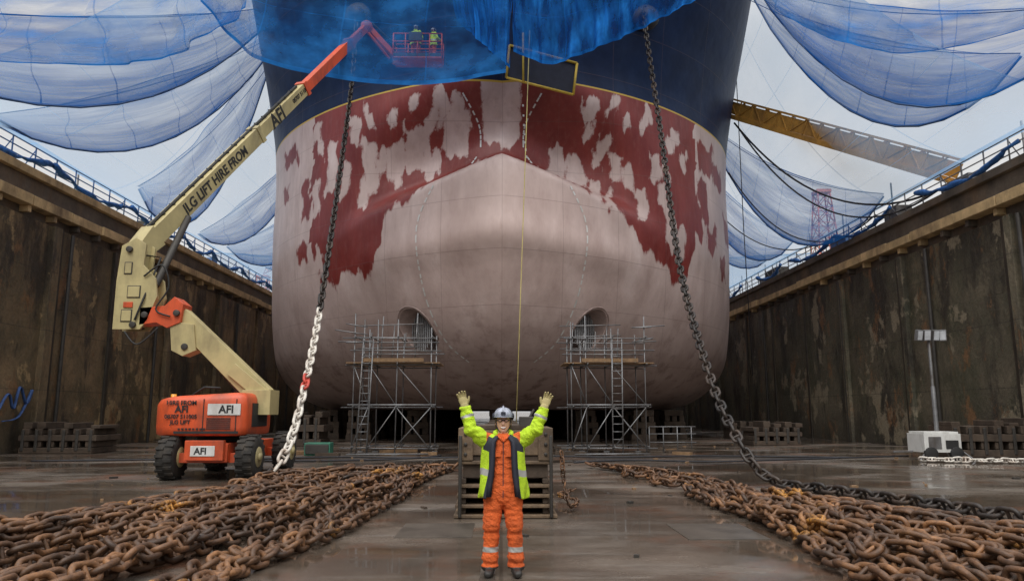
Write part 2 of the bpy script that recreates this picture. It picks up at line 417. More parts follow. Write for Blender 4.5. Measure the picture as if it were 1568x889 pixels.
def hull_mat():
    m,nt,b,o=new_mat('hull_paint')
    v=coords(nt)
    at=N(nt,'ShaderNodeAttribute',attribute_name='primer')
    n1=noise(nt,coords(nt,(1,1,.5)),1.5,6,.68); n2=noise(nt,coords(nt,(1,1,.22)),4.5,5,.72)
    f=mth(nt,'ADD',at.outputs['Fac'],mth(nt,'MULTIPLY',mth(nt,'SUBTRACT',n1,.5),1.05))
    f=mth(nt,'ADD',f,mth(nt,'MULTIPLY',mth(nt,'SUBTRACT',n2,.5),.95))
    msk=ramp(nt,f,[(.40,0),(.50,.55),(.62,1)])
    p1=noise(nt,coords(nt,(1,1,.35)),.7,6,.65); p2=noise(nt,v,.22,3,.5)
    pink=ramp(nt,p1,[(.3,(.43,.315,.285)),(.55,(.56,.43,.395)),(.75,(.66,.535,.50))])
    pink=mix(nt,ramp(nt,p2,[(.48,0),(.66,.45)]),pink,(.40,.30,.27))
    fi=noise(nt,coords(nt,(1,1,.10)),2.6,6,.72)
    pink=mix(nt,ramp(nt,fi,[(.56,0),(.76,.45)]),pink,(.33,.22,.19))
    sp=N(nt,'ShaderNodeSeparateXYZ'); nt.links.new(v,sp.inputs[0]); z=sp.outputs[2]
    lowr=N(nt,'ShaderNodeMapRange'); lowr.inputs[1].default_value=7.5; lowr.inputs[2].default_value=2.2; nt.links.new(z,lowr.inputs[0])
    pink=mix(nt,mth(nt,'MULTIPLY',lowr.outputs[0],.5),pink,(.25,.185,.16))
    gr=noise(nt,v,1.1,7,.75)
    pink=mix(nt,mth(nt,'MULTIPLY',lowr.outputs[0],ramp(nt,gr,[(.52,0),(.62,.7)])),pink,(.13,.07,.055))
    red=ramp(nt,p1,[(.3,(.14,.017,.014)),(.7,(.24,.038,.031))])
    red=mix(nt,ramp(nt,n2,[(.5,0),(.75,.25)]),red,(.30,.14,.12))
    c=mix(nt,msk,red,pink)
    blue=ramp(nt,noise(nt,v,.6,5,.6),[(.3,(.004,.011,.036)),(.7,(.009,.022,.065))])
    blue=mix(nt,ramp(nt,noise(nt,coords(nt,(1,1,.08)),1.4,6,.7),[(.5,0),(.75,.35)]),blue,(.02,.04,.09))
    c=mix(nt,mth(nt,'GREATER_THAN',z,18.1),c,(.5,.33,.05))
    isb=mth(nt,'GREATER_THAN',z,18.19)
    c=mix(nt,isb,c,blue)
    def seam(val,period,wd,off=0):
        fr=mth(nt,'FRACT',mth(nt,'ADD',mth(nt,'DIVIDE',val,period),off)); return mth(nt,'LESS_THAN',fr,wd/period)
    s1=seam(z,2.45,.035,.3); s2=seam(sp.outputs[0],2.9,.03); 
    sm=mth(nt,'MAXIMUM',s1,s2)
    c=mix(nt,mth(nt,'MULTIPLY',sm,.28),c,(.12,.07,.06))
    nt.links.new(c,b.inputs['Base Color'])
    b.inputs['Roughness'].default_value=.45
    nt.links.new(mth(nt,'SUBTRACT',.4,mth(nt,'MULTIPLY',isb,.2)),b.inputs['Specular IOR Level'])
    dent=noise(nt,v,.5,3,.5)
    h=mth(nt,'ADD',mth(nt,'MULTIPLY',dent,1.2),mth(nt,'MULTIPLY',sm,.2))
    bump(nt,b,h,.4,.16)
    return m
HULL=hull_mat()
TUN=simple('thruster_tunnel_paint',(.26,.19,.17),.6)
hm.materials.append(HULL); hm.materials.append(TUN)
def apply_mod(o):
    dg=bpy.context.evaluated_depsgraph_get(); ev=o.evaluated_get(dg)
    me=bpy.data.meshes.new_from_object(ev); o.modifiers.clear(); o.data=me; return me
TH=[]
for sx in(-1,1):
    X=4.2 if sx<0 else 4.4; Z=5.65; Y=hullY(X,Z); ax=Vector((sx*.74,-.67,0)).normalized()
    c=MB(); p=Vector((sx*X,Y,Z)); 
    sdv=Vector((-ax.y,ax.x,0)); up=Vector((0,0,1)); rings=[]
    for tt in (-3.2,2.5): rings.append([p+ax*tt+sdv*math.cos(a)*.88+up*math.sin(a)*1.05 for a in [2*math.pi*k/40 for k in range(40)]])
    c.rings(rings,1,True); cu=c.obj('cutter',[HULL,TUN])
    md=hull.modifiers.new('b','BOOLEAN'); md.object=cu; md.operation='DIFFERENCE'; md.solver='EXACT'
    apply_mod(hull); bpy.data.objects.remove(cu); TH.append((p,ax,sdv,sx))
hm=hull.data
hm.polygons.foreach_set('use_smooth',[True]*len(hm.polygons))
hull.parent=ship
patch=[(-2.3,16.0,1.2,2.2),(-2.2,17.2,.5,.8),(-4.6,15.3,.9,2.0),(-5.5,14.4,.7,1.6),(-6.9,14.5,.7,2.6),(-3.6,16.3,.6,.8),(-3.1,17.3,.6,.8),(-5.6,16.5,.4,.8),
(-9.2,14.8,.55,2.8),(-7.8,16.3,.5,1.4),(-7.2,12.8,.4,1.6),(-8.3,13.6,.4,1.8),(-3.6,14.3,.6,1.2),(-4.0,14.9,.4,1.8),(-6.2,14.4,.4,1.4),
(2.8,14.6,.8,1.6),(3.8,13.9,.9,1.6),(5.6,17.0,.4,.45),(4.6,17.1,.4,.9),(5.3,15.5,.5,.8),(6.0,14.1,.5,1.3),(6.7,13.7,.4,1.3),(7.3,12.6,.5,1.7),(4.8,12.9,.5,1.5),(6.6,16.6,.35,.6),(7.6,16.9,.4,.9),
(8.2,14.4,.55,1.4),(9.0,11.4,.6,2.2),(9.7,10.7,.5,1.8),(-9.9,9.7,.4,1.2),(9.2,16.4,.5,1.0),(-10.4,16.9,.5,1.0),(-10.2,13,.4,2.0),(8.6,12.9,.3,1.0),(5.4,12.4,.35,1.0)]
rng=random.Random(15)
for k in range(20):
    sx=rng.choice([-1,1]); x=sx*rng.uniform(3.0,11.5); patch.append((x,rng.uniform(13.4,17.7),rng.uniform(.2,.42),rng.uniform(.4,1.1)))
redp=[(12.3,11.6,.7,1.2),(13.2,15.6,.9,1.2),(-12.6,16.5,1.3,.8),(14.2,13,.8,1.4),(12.0,16.4,1.3,1.6),(-11.0,13.5,.5,2.2),(11.6,13.7,.7,2.4),(-12.9,14.3,.5,.9),(-11.2,10.5,.7,.9),(13.5,10.2,.5,1.2),(11.2,12.4,.5,2.0)]
zbx=[-16,-11.0,-10.5,-10.0,-8.7,-6.6,-6.1,-6.0,-5.2,-3.8,-1.8,-.6,0,.6,1.8,4.0,6.2,7.8,9.2,10.3,10.9,11.4,16]
zbz=[30,30,10.0,8.6,8.3,8.6,9.4,11.0,11.4,12.6,13.5,14.1,14.3,14.1,13.6,12.6,11.1,9.4,8.5,9.0,11,30,30]
nv=len(hm.vertices); P=np.empty(nv*3); hm.vertices.foreach_get('co',P); P=P.reshape(-1,3)
PXx=P[:,0]+.08*np.sin(P[:,2]*2.3+P[:,0]*1.1)+.05*np.sin(P[:,2]*5.1+P[:,0]*2.3)
PZ=P[:,2]+.22*np.sin(P[:,0]*2.7+1)+.18*np.sin(P[:,0]*6.3)+.14*np.sin(P[:,0]*11.7+2)
zb=np.interp(PXx,zbx,zbz); F=np.clip(.5+(zb-PZ+.15)*1.1,-.25,1.25)
c1=np.clip(.5+np.minimum(.95-np.abs(P[:,0]+.05),PZ-15.3)*1.8,-.25,1.1); F=np.maximum(F,c1)
for x,z,ww,hh in patch:
    d=np.minimum((ww/2-np.abs(PXx-x))*1.1,(hh/2-np.abs(PZ-z))*.9); F=np.maximum(F,np.clip(.60+d*2.0,-.25,1.15))
for x,z,ww,hh in redp:
    d=np.minimum(ww/2-np.abs(PXx-x),(hh/2-np.abs(PZ-z))*.8); F=np.minimum(F,1-np.clip(.62+d*1.9,-.25,1.15))
at=hm.attributes.new('primer','FLOAT','POINT'); at.data.foreach_set('value',F.astype(np.float32))

mb=MB()
for p,ax,sdv,sx in TH:
    up=Vector((0,0,1))
    for k in range(-5,6):
        s=k*.16; h=math.sqrt(max(0,1-(s/.86)**2))*1.02
        if h<.1: continue
        mb.beam(p-ax*.30+sdv*s+up*-h,p-ax*.30+sdv*s+up*h,.05,.12,0)
    for k in(-.5,0,.5):
        h=math.sqrt(1-k*k)*.86; mb.beam(p-ax*.36-sdv*h+up*k,p-ax*.36+sdv*h+up*k,.08,.05,0)
    ring=[]
    for k in range(-3,28):
        a=math.pi*k/24; s=math.cos(a)*.98; u=math.sin(a)*1.15
        base=p+sdv*s+up*u; best=None
        for st in range(140):
            c=base+ax*(2.0-st*.05)
            if c.y>hullY(c.x,c.z): best=c; break
        if best is not None: ring.append(best)
    mb.tube(ring,.06,8,1)
mb.obj('thruster_grille',['steel',TUN],ship)
mb=MB()
def surf(x,z,off=.012):
    e=.03; y=hullY(x,z); dx=(hullY(x+e,z)-hullY(x-e,z))/(2*e); dz=(hullY(x,z+e)-hullY(x,z-e))/(2*e)
    n=Vector((dx,-1,dz)).normalized(); return Vector((x,y,z))+n*off,n
def dashes(pts,step=.36,ln=.2,wd=.08):
    pts=[Vector((a,b)) for a,b in pts]
    for a,b in zip(pts[:-1],pts[1:]):
        L=(b-a).length; k=0
        while k*step<L:
            q=a+(b-a)*(k*step/L); t=(b-a).normalized()
            p0,n=surf(q.x,q.y,.02); p1,_=surf(q.x+t.x*ln,q.y+t.y*ln,.02); dd=(p1-p0).normalized(); s=dd.cross(n)*wd/2
            mb.add([p0-s,p1-s,p1+s,p0+s],[(0,1,2,3)]); k+=1
for sx in(-1,1):
    for a in ([(3.3,12.4),(4.1,10.4),(3.75,7.4),(2.8,5.2),(1.6,4.1)],[(2.0,17.6),(1.2,16.3),(1.1,15.2)],[(1.3,14.6),(2.2,13.2)]):
        pp=smoothp([(sx*x,z,0) for x,z in a],5); dashes([(q.x,q.y) for q in pp])
mb.obj('weld_marks',['white'],ship)
mb=MB()
for k in range(7):
    p,n=surf(1.25-.03*k,14.6+k*.42,.02); mb.box(p,(.09,.02,.13),0)
for sx in(-1,1):
    p,n=surf(sx*7.5,22.2,0)
    mb.ell(p,(.8,.6,.7),16,10,1); mb.tube([p,p+Vector((0,-1.0,-.4))],[.35,.4],14,1)
mb.obj('hawse_fitting',['white','dsteel'],ship)
mb=MB()
c=[(.35,33.1,19.0),(.2,33.1,17.35),(3.4,33.3,16.6),(3.6,33.3,18.2)]
for i in range(4): mb.tube([c[i],c[(i+1)%4]],.06,6,0)
mb.add([Vector(q)+Vector((0,.05,0)) for q in c],[(0,1,2,3)],1)
mb.tube([(1.0,33.0,19.6),(1.0,33.0,17.1)],.05,6,0)
mb.obj('bow_cradle_frame',['yellow','lining'],ship)

# ---------------------------------------------------------------- keel & bilge blocks
rng=random.Random(9)
def stack(mb,x,y,w,d,h,z0=0,mi=0,layers=None):
    n=layers or max(2,int(h/.33)); hh=h/n
    for k in range(n):
        j=rng.uniform(-.04,.04); ww=w*(1-.25*k/n) if layers is None else w
        if k%2==0:
            mb.bx(x-ww/2+j,x+ww/2+j,y-d/2,y+d/2,z0+k*hh+.004,z0+(k+1)*hh,mi)
        else:
            for s in (-1,0,1): mb.bx(x+s*ww*.36-ww*.12,x+s*ww*.36+ww*.12,y-d/2+.03,y+d/2-.03,z0+k*hh+.004,z0+(k+1)*hh,mi)
mb=MB()
y=42.3
while y<120:
    stack(mb,0,y,1.6,1.3,1.78); y+=2.4
for xx in(-11,-8.5,-5,5,8.5,11):
    y=45 if abs(xx)<9 else 48
    while y<110: stack(mb,xx+rng.uniform(-.1,.1),y,1.5,1.2,1.78); y+=3.2
mb.obj('keel_block',['timber'],None,.02)
kb=MB()
Yb=12.3
kb.bx(-.62,.76,Yb+.02,Yb+1.3,.98,1.38,0)
kb.bx(-.70,-.46,Yb-.04,Yb+1.3,.9,1.42,0); kb.bx(.60,.84,Yb-.04,Yb+1.3,.9,1.42,0)
for xx in(-.58,.72):
    for dz in(1.0,1.16,1.32): kb.tube([(xx,Yb-.07,dz),(xx,Yb-.03,dz)],.03,8,2)
kb.bx(-.62,.76,Yb+.05,Yb+1.25,.62,.97,1)
kb.bx(-.70,.84,Yb-.02,Yb+1.28,.84,.895,0)
for k in range(4):
    z=k*.155; s=.02*k
    kb.bx(-.76+s,.90-s,Yb-.08+s,Yb+1.35,z+.005,z+.06,0)
    for xx in(-.62,-.2,.24,.72): kb.bx(xx-.05,xx+.05,Yb+.02,Yb+1.3,z+.064,z+.15,1)
for xx in(-.66,.80): 
    kb.tube([(xx,Yb-.12,.02),(xx,Yb-.12,1.3)],.03,8,2)
kb.bx(-.42,.5,Yb+.1,Yb+1.2,1.385,1.46,1)
kb.bx(.3,.7,Yb+.1,Yb+.5,1.43,1.6,2); kb.tube([(.4,Yb+.3,1.45),(.55,Yb+.3,1.72)],.025,6,2)
kb.obj('docking_block',['castblock','timber','dsteel'],None,.015)
kb=MB()
for yy in (16,20,24,28,32,36): 
    stack(kb,.05,yy,1.3,1.1,1.3)
kb.obj('docking_block',['timber'],None,.015)
def crib(x0,x1,y0,y1,h):
    mb=MB(); n=4; hh=h/n
    for k in range(n):
        if k%2==0: mb.bx(x0+rng.uniform(-.1,.1),x1+rng.uniform(-.1,.1),y0,y1,k*hh+.004,k*hh+hh*.95,0)
        else:
            x=x0
            while x<x1-.2:
                mb.bx(x,x+.3,y0+.05,y1-.05,k*hh+.004,(k+1)*hh,0); x+=.52
    x=x0
    while x<x1:
        if rng.random()<.8: mb.bx(x,x+.36,y0+.1,y1-.3,h,h+rng.uniform(.12,.3),0)
        mb.bx(x+.02,x+.14,y0-.03,y0+.02,.1,h*.95,1)
        x+=.55
    mb.obj('timber_block_pile',['timber','dsteel'],None,.02)
crib(-19.6,-16.6,31,33,1.0); crib(16.9,19.8,27.9,29.6,1.15); crib(12.8,15.2,38,40,.9); crib(14.5,16.3,47,49,.8); crib(-10.4,-8.9,37.5,39.5,1.4)

# ---------------------------------------------------------------- scaffolding
def scaffold(sx,xa,xb,ladder):
    mb=MB(); rg=random.Random(int(sx*10+50)); r=.026
    xs=[xa,xa+(xb-xa)*.2,xa+(xb-xa)*.55,xb]; ys=[30.3,32.3]
    for yi,y in enumerate(ys):
        for x in xs:
            mb.tube([(x,y,.02),(x+rg.uniform(-.03,.03),y,rg.uniform(4.7,5.8))],r,6,0)
            mb.bx(x-.12,x+.12,y-.12,y+.12,0,.03,0)
        for z in(.25,1.85,3.55,4.15,4.65): 
            mb.tube([(xa-rg.uniform(.1,.5),y-.06,z),(xb+rg.uniform(.1,.6),y-.06,z+rg.uniform(-.03,.03))],r,6,0)
        for i in range(3):
            if yi==0:
                mb.tube([(xs[i],y-.1,.25),(xs[i+1],y-.1,1.85)],r*.9,6,0); mb.tube([(xs[i+1],y-.1,1.95),(xs[i],y-.1,3.55)],r*.9,6,0)
        if yi==0: mb.tube([(xs[3],y-.14,.2),(xs[2],y-.14,1.9)],r,6,0)
    mb.tube([(xa-.2,30.2,1.95),(xb+.2,30.2,1.95)],.04,6,0)
    for x in xs:
        for z in(.3,1.9,3.6,4.7): mb.tube([(x+.05,30.0,z),(x+.05,32.7,z)],r,6,0)
    for k in range(7):
        mb.bx(xa-.3,xb+.35,30.1+k*.33,30.39+k*.33,3.62,3.66,1)
    mb.bx(xa+.4,xb-.3,30.02,30.05,3.67,3.82,1)
    for k in range(5): mb.tube([(xa+.2+k*.5,32.4,3.6),(xa+.3+k*.5,32.5,rg.uniform(5.0,6.0))],r,6,0)
    for z in (4.4,4.9,5.4): mb.tube([(xa-.3,32.4,z),(xb-.6,32.4,z+rg.uniform(-.1,.1))],r,6,0)
    for k in range(4):
        z=rg.choice([4.3,4.5,4.8,5.1]); e=xb if sx>0 else xa
        mb.tube([(e-sx*.5,30.3,z),(e+sx*rg.uniform(.3,.9),30.2,z+rg.uniform(-.05,.2))],r,6,0)
    lx=ladder
    for s in(-.2,.2): mb.tube([(lx+s,29.7,.05),(lx+s+.1,30.05,4.6)],.028,6,0)
    for k in range(15): mb.tube([(lx-.2+.1*k/15,29.7+.35*k/15,.3+k*.3),(lx+.2+.1*k/15,29.7+.35*k/15,.3+k*.3)],.018,5,0)
    for k in range(5):
        mb.tube([(xa+.2*k,29.3+.1*k,.05),(xb-.3*k,29.5,.06)],r,5,0)
    mb.obj('scaffold_tower',['steel','plank'])
scaffold(-1,-6.0,-2.85,-5.5)
scaffold(1,2.85,5.85,4.6)
mb=MB()
for x in(6.3,6.9,7.5,8.1): mb.tube([(x,32,0),(x,32,1.05)],.025,6,0)
for z in(.4,.75,1.05): mb.tube([(6.3,32,z),(8.3,32,z)],.025,6,0)
mb.obj('safety_barrier',['steel'])
mb=MB(); mb.bx(-7.6,-6.6,29.2,29.8,.02,.5,0); mb.bx(-7.55,-6.65,29.15,29.19,.08,.44,1)
mb.obj('site_tool_box',['green','dsteel'],None,.03)

# ---------------------------------------------------------------- chains
d=.078; LL=.45; WW=.28; PITCH=LL-2*d+.01
def link_tpl(nc=16,ns=7):
    rc=(WW-d)/2; hs=(LL-d)/2-rc; V=[];Fs=[]
    pts=[]
    h=nc//2
    for k in range(h):
        a=-math.pi/2+math.pi*k/(h-1); pts.append((hs+rc*math.cos(a),rc*math.sin(a),math.cos(a),math.sin(a)))
    for k in range(h):
        a=math.pi/2+math.pi*k/(h-1); pts.append((-hs+rc*math.cos(a),rc*math.sin(a),math.cos(a),math.sin(a)))
    for (x,y,cx,cy) in pts:
        for s in range(ns):
            t=2*math.pi*s/ns; V.append((x+cx*math.cos(t)*d/2,y+cy*math.cos(t)*d/2,math.sin(t)*d/2))
    n=len(pts)
    for i in range(n):
        for s in range(ns):
            s2=(s+1)%ns; i2=(i+1)%n
            Fs.append((i*ns+s,i*ns+s2,i2*ns+s2,i2*ns+s))
    o=len(V)
    for y in(-rc,rc):
        for s in range(6):
            t=2*math.pi*s/6; V.append((.032*math.cos(t),y,.028*math.sin(t)))
    for s in range(6): Fs.append((o+s,o+(s+1)%6,o+6+(s+1)%6,o+6+s))
    return np.array(V),np.array(Fs)
LV,LF=link_tpl()
def resample(pts,step):
    P=np.array([list(p) for p in pts]); seg=np.linalg.norm(np.diff(P,axis=0),axis=1); cs=np.concatenate([[0],np.cumsum(seg)])
    s=np.arange(0,cs[-1],step); return np.stack([np.interp(s,cs,P[:,i]) for i in range(3)],1)
def chain(name,paths,matfn,mats,ground=True,parent=None,scale=1.0,jit=.15):
    AV=[];AF=[];AM=[];o=0; rg=np.random.RandomState(len(paths)*7+3)
    for pts in paths:
        C=resample(pts,PITCH*scale)
        for i in range(len(C)-1):
            t=C[i+1]-C[i]; t/=np.linalg.norm(t)+1e-9
            t=t+rg.normal(0,jit if ground else .02,3)*np.array([1,1,.5]); t/=np.linalg.norm(t)
            up=np.array([0,0,1.]) if abs(t[2])<.95 else np.array([0,1.,0])
            sd=np.cross(up,t); sd/=np.linalg.norm(sd); u=np.cross(t,sd)
            if ground: roll=(.55 if i%2 else -.85)+rg.normal(0,.28)
            else: roll=(0.5 if i%2 else 0.5+math.pi/2)+rg.normal(0,.08)
            y=sd*math.cos(roll)+u*math.sin(roll); z=np.cross(t,y)
            V=(LV[:,0:1]*t+LV[:,1:2]*y+LV[:,2:3]*z)*scale+(C[i]+C[i+1])/2
            if ground:
                zm=V[:,2].min()
                if zm<.004: V[:,2]+=.004-zm
            AV.append(V); AF.append(LF+o); o+=len(LV); AM+= [matfn((C[i]+C[i+1])/2)]*len(LF)
    AV=np.concatenate(AV); AF=np.concatenate(AF)
    me=bpy.data.meshes.new(name); me.vertices.add(len(AV)); me.vertices.foreach_set('co',AV.ravel())
    me.loops.add(AF.size); me.loops.foreach_set('vertex_index',AF.ravel().astype(np.int32))
    me.polygons.add(len(AF)); me.polygons.foreach_set('loop_start',np.arange(0,AF.size,4,dtype=np.int32))
    for m in mats: me.materials.append(m)
    me.update(calc_edges=True); me.polygons.foreach_set('material_index',AM); me.polygons.foreach_set('use_smooth',[True]*len(AF))
    bm=bmesh.new(); bm.from_mesh(me); bmesh.ops.recalc_face_normals(bm,faces=bm.faces); bm.to_mesh(me); bm.free()
    ob=bpy.data.objects.new(name,me); COL.objects.link(ob); ob.parent=parent; return ob
def rust_mat(name,a,bc,c3,hot=(.62,.28,.04)):
    m,nt,b,o=new_mat(name); v=coords(nt)
    n=noise(nt,v,1.4,7,.75); f=noise(nt,v,30,5,.75)
    c=ramp(nt,n,[(.34,a),(.5,bc),(.66,c3)])
    gi=N(nt,'ShaderNodeNewGeometry')
    c=mix(nt,.75,c,ramp(nt,gi.outputs['Random Per Island'],[(0,.3),(.7,.95),(1,1.5)]),'MULTIPLY')
    c=mix(nt,mth(nt,'MULTIPLY',ramp(nt,noise(nt,v,.55,3,.5),[(.60,0),(.66,1)]),ramp(nt,f,[(.42,0),(.56,.8)])),c,hot)
    c=mix(nt,.6,c,ramp(nt,f,[(.3,.35),(.7,1.3)]),'MULTIPLY')
    nt.links.new(c,b.inputs['Base Color']); b.inputs['Roughness'].default_value=.5
    bump(nt,b,f,.7,.01); return m
RUST=rust_mat('rusty_chain',(.045,.025,.015),(.125,.060,.028),(.27,.125,.048))
RUSTD=rust_mat('dark_chain',(.014,.012,.011),(.035,.025,.02),(.07,.045,.03),(.09,.05,.025))
WCH=simple('chain_white_paint',(.62,.58,.52),.6,0,.15,6,.3,((.25,.14,.08),.8))
RCH=simple('chain_red_paint',(.45,.06,.04),.6)
rng=random.Random(21)
def run(x0,y0,x1,y1,amp=.15,z=.12,n=30,hump=0,pw=1.0):
    ph=rng.uniform(0,6); f=rng.uniform(1.2,2.6); ph2=rng.uniform(0,6)
    out=[]
    for k in range(n):
        t=k/(n-1); wv=amp*math.sin(ph+f*t*6)+amp*.5*math.sin(ph2+f*t*15)
        out.append((x0+(x1-x0)*t**pw+wv,y0+(y1-y0)*t,z+hump*math.sin(t*math.pi)*(.5+.5*math.sin(t*23+ph))))
    return out
CS=.86
paths=[]
for k,(t,tb) in enumerate(((0,0),(.07,.05),(.15,.13),(.26,.27),(.33,.34),(.42,.41),(.47,.49),(.60,.62),(.66,.69),(.74,.76),(.80,.83),(.90,.93),(.97,1.0),(.99,1.08))):
    xa=-1.45-3.5*t+rng.uniform(-.1,.1); ya=21.8-3.0*t+rng.uniform(-.6,.6)
    xb=-2.75-4.9*tb; yb=5.0
    paths.append(run(xa,ya,xb,yb,.09+.09*rng.random(),.11))
for k in range(10):
    t=rng.random(); s=min(1,max(0,t+rng.uniform(-.25,.25)))
    paths.append(run(-1.6-3.2*t,21-3.2*t-rng.uniform(0,4),-2.9-4.7*s,rng.uniform(5,10),.18,.25))
for k in range(7):
    paths.append(run(-2.6-rng.uniform(0,1.6),19.6+rng.uniform(-1.2,1.4),-5.4+rng.uniform(-.8,.5),17.2+rng.uniform(-.9,.9),.2,.13+.12*(k%2),12))
for k in range(9):
    a=-1.5-k*.42; yy=21.5-k*.4
    paths.append([(a+.22*math.cos(q),yy+.35*math.sin(q)+.1,.15) for q in np.linspace(0,math.pi,8)])
chain('chain_pile',paths,lambda c:0,[RUST],True,None,CS)
paths=[]
for k,(t,tb) in enumerate(((0,0),(.08,.07),(.18,.15),(.25,.23),(.38,.36),(.45,.44),(.55,.52),(.62,.63),(.75,.72),(.84,.81),(.93,.90),(1.0,1.0))):
    xa=3.95+1.5*t+rng.uniform(-.1,.1); ya=16.2-2.0*t+rng.uniform(-1.0,.8)
    xb=3.75+3.9*tb+rng.uniform(-.05,.05); yb=5.2
    paths.append(run(xa,ya,xb,yb,.09+.08*rng.random(),.11))
for k in range(9):
    t=rng.random(); s=min(1,max(0,t+rng.uniform(-.25,.25)))
    paths.append(run(4.1+1.2*t,14.0-rng.uniform(0,2.5),4.0+3.6*s,rng.uniform(5,8),.18,.25))
paths.append(smoothp([(3.0,22.4,.12),(3.5,20.9,.12),(3.2,19.6,.12),(3.9,18.6,.12),(3.5,17.4,.12),(4.2,16.3,.12),(4.1,15,.12)]))
paths.append(smoothp([(2.6,23.0,.12),(3.2,21.8,.12),(4.0,19.3,.12),(3.9,18.0,.14),(4.5,17.2,.12),(4.6,15.2,.12)]))
paths.append(smoothp([(3.2,20.6,.2),(4.4,19.0,.12),(4.3,17.9,.12),(5.0,16.6,.12),(4.9,15,.12)]))
paths.append(smoothp([(3.6,19.6,.2),(4.9,18.2,.12),(4.7,17.2,.12)]))
chain('chain_pile',paths,lambda c:0,[RUST],True,None,CS)
lp=smoothp([(-7.5,35.4,21.6),(-7.3,34,17.7),(-6.6,28.7,10.3),(-5.85,23.6,4.8),(-5.35,20.2,2.15),(-5.25,18.7,.85),(-5.5,18.1,.16),(-5.6,17.2,.12)],12)
def lm(c):
    z=c[2]
    if z<5.0:
        if 2.35<z<2.75: return 2
        return 1 if z>.3 else 0
    return 0
chain('anchor_chain',[lp],lm,[RUSTD,WCH,RCH],False)
rp=smoothp([(7.5,35.6,22.5),(7.2,34.6,21.0),(7.0,31,13.9),(6.25,25.5,6.9),(5.6,20,2.7),(5.6,17.7,1.0),(6.0,16.9,.2),(6.7,15.4,.12),(7.3,13.5,.12),(7.8,11.5,.12),(8.8,9.0,.12)],12)
chain('anchor_chain',[rp],lambda c:0,[RUSTD],False)
paths=[smoothp([(14.2,25.5,.1),(15.5,24.8,.1),(17,24.6,.1),(18.5,24,.1),(20,23.6,.1)])]
chain('white_chain',paths,lambda c:0,[WCH],True,None,.8)
paths=[smoothp([(1.05,13.2,1.0),(1.08,13.1,.5),(1.15,12.9,.12),(1.35,13.6,.12),(1.1,14.6,.12),(1.5,15.5,.12)])]
chain('slack_chain',paths,lambda c:0,[RUST],True,None,.35)

# ---------------------------------------------------------------- boom lift
lift=empty('boom_lift')
def wheel(mb,x,y,z,r=.52,w=.42):
    prof=[(-.5,.55),(-.5,.86),(-.40,.97),(-.2,1.0),(.2,1.0),(.40,.97),(.5,.86),(.5,.55)]
    rings=[]
    for a,b in prof: rings.append([(x+a*w,y+math.cos(t)*r*b,z+math.sin(t)*r*b) for t in [2*math.pi*k/28 for k in range(28)]])
    mb.rings(rings,0,True)
    for k in range(18):
        t=2*math.pi*k/18
        for s in(-1,1):
            c=Vector((x+s*w*.24,y+math.cos(t+s*.1)*r*1.0,z+math.sin(t+s*.1)*r*1.0))
            mb.box(c,(w*.45,.05,.07),0,Matrix.Rotation(t+s*.1,3,'X'))
    for s in(-1,1):
        mb.tube([(x+s*w*.42,y,z),(x+s*w*.54,y,z)],[r*.52,r*.45],20,1); mb.tube([(x+s*w*.5,y,z),(x+s*w*.66,y,z)],r*.2,12,1)
mb=MB()
for x in(-8.3,-6.35):
    for y in(19.2,22.2): wheel(mb,x,y,.555,.54,.44)
mb.obj('wheels',['tyre','cream'],lift)
mb=MB()
mb.bx(-7.85,-6.8,18.85,22.6,.45,.9,0); mb.bx(-8.1,-6.55,19.05,19.35,.42,.66,0); mb.bx(-8.1,-6.55,22.05,22.35,.42,.66,0)
mb.bx(-7.8,-6.85,18.7,18.85,.5,.98,0)
mb.tube([(-7.4,20.4,.9),(-7.4,20.4,1.08)],.75,24,1)
mb.bx(-7.65,-7.05,18.68,18.695,.6,.85,2)
mb.obj('chassis',['orange','black','white'],lift,.03)
def hood():
    mb=MB(); outl=[]
    x0,x1,y0,y1=-8.9,-6.42,18.95,21.1
    for (cx,cy,r,a0) in ((x1-.2,y0+.2,.2,-90),(x1-.2,y1-.2,.2,0),(x0+.7,y1-.7,.7,90),(x0+.7,y0+.7,.7,180)):
        for k in range(7):
            a=R(a0+k*15); outl.append((cx+r*math.cos(a),cy+r*math.sin(a)))
    cx,cy=-7.6,20.0
    lv=[(1.08,.93),(1.12,.985),(1.3,1.0),(1.85,1.0),(2.02,.985),(2.12,.94),(2.16,.86)]
    rings=[]
    for z,s in lv:
        rings.append([(cx+(x-cx)*s,cy+(y-cy)*s,z-(.0 if x>-7.2 else .14*(z>1.9)*(1-(x+8.9)/1.7 if x<-7.2 else 0))) for x,y in outl])
    mb.rings(rings,0,True)
    return mb
mb=hood(); 
mb.bx(-8.2,-6.6,18.93,18.945,1.14,1.20,1)
mb.bx(-7.5,-7.48,18.935,18.955,1.2,2.0,1); mb.bx(-6.68,-6.66,18.935,18.955,1.2,2.0,1)
for k in range(6): mb.bx(-7.4,-6.8,18.935,18.955,1.25+k*.05,1.275+k*.05,1)
mb.bx(-7.38,-6.56,18.925,18.94,1.60,1.88,2)
for k in range(8): mb.bx(-8.1+k*.09,-8.05+k*.09,18.93,18.95,1.235,1.275,1)
mb.tube([(-8.5,19.5,1.9),(-8.5,19.5,2.13)],.07,12,3)
mb.bx(-6.43,-6.40,19.4,20.6,1.3,1.9,1)
mb.tube([(-8.0,19.3,2.05),(-7.6,19.2,2.3),(-7.2,19.2,2.28)],.03,6,1)
mb.obj('turntable_hood',['orange','black','white','amber'],lift)
mb=MB(); YB=20.2
mb.bx(-6.85,-6.1,19.8,20.6,1.6,2.25,0)
A=Vector((-6.4,YB,2.05)); B=Vector((-8.75,YB,4.25))
mb.beam(A,B,.42,.60,0,.36,.50)
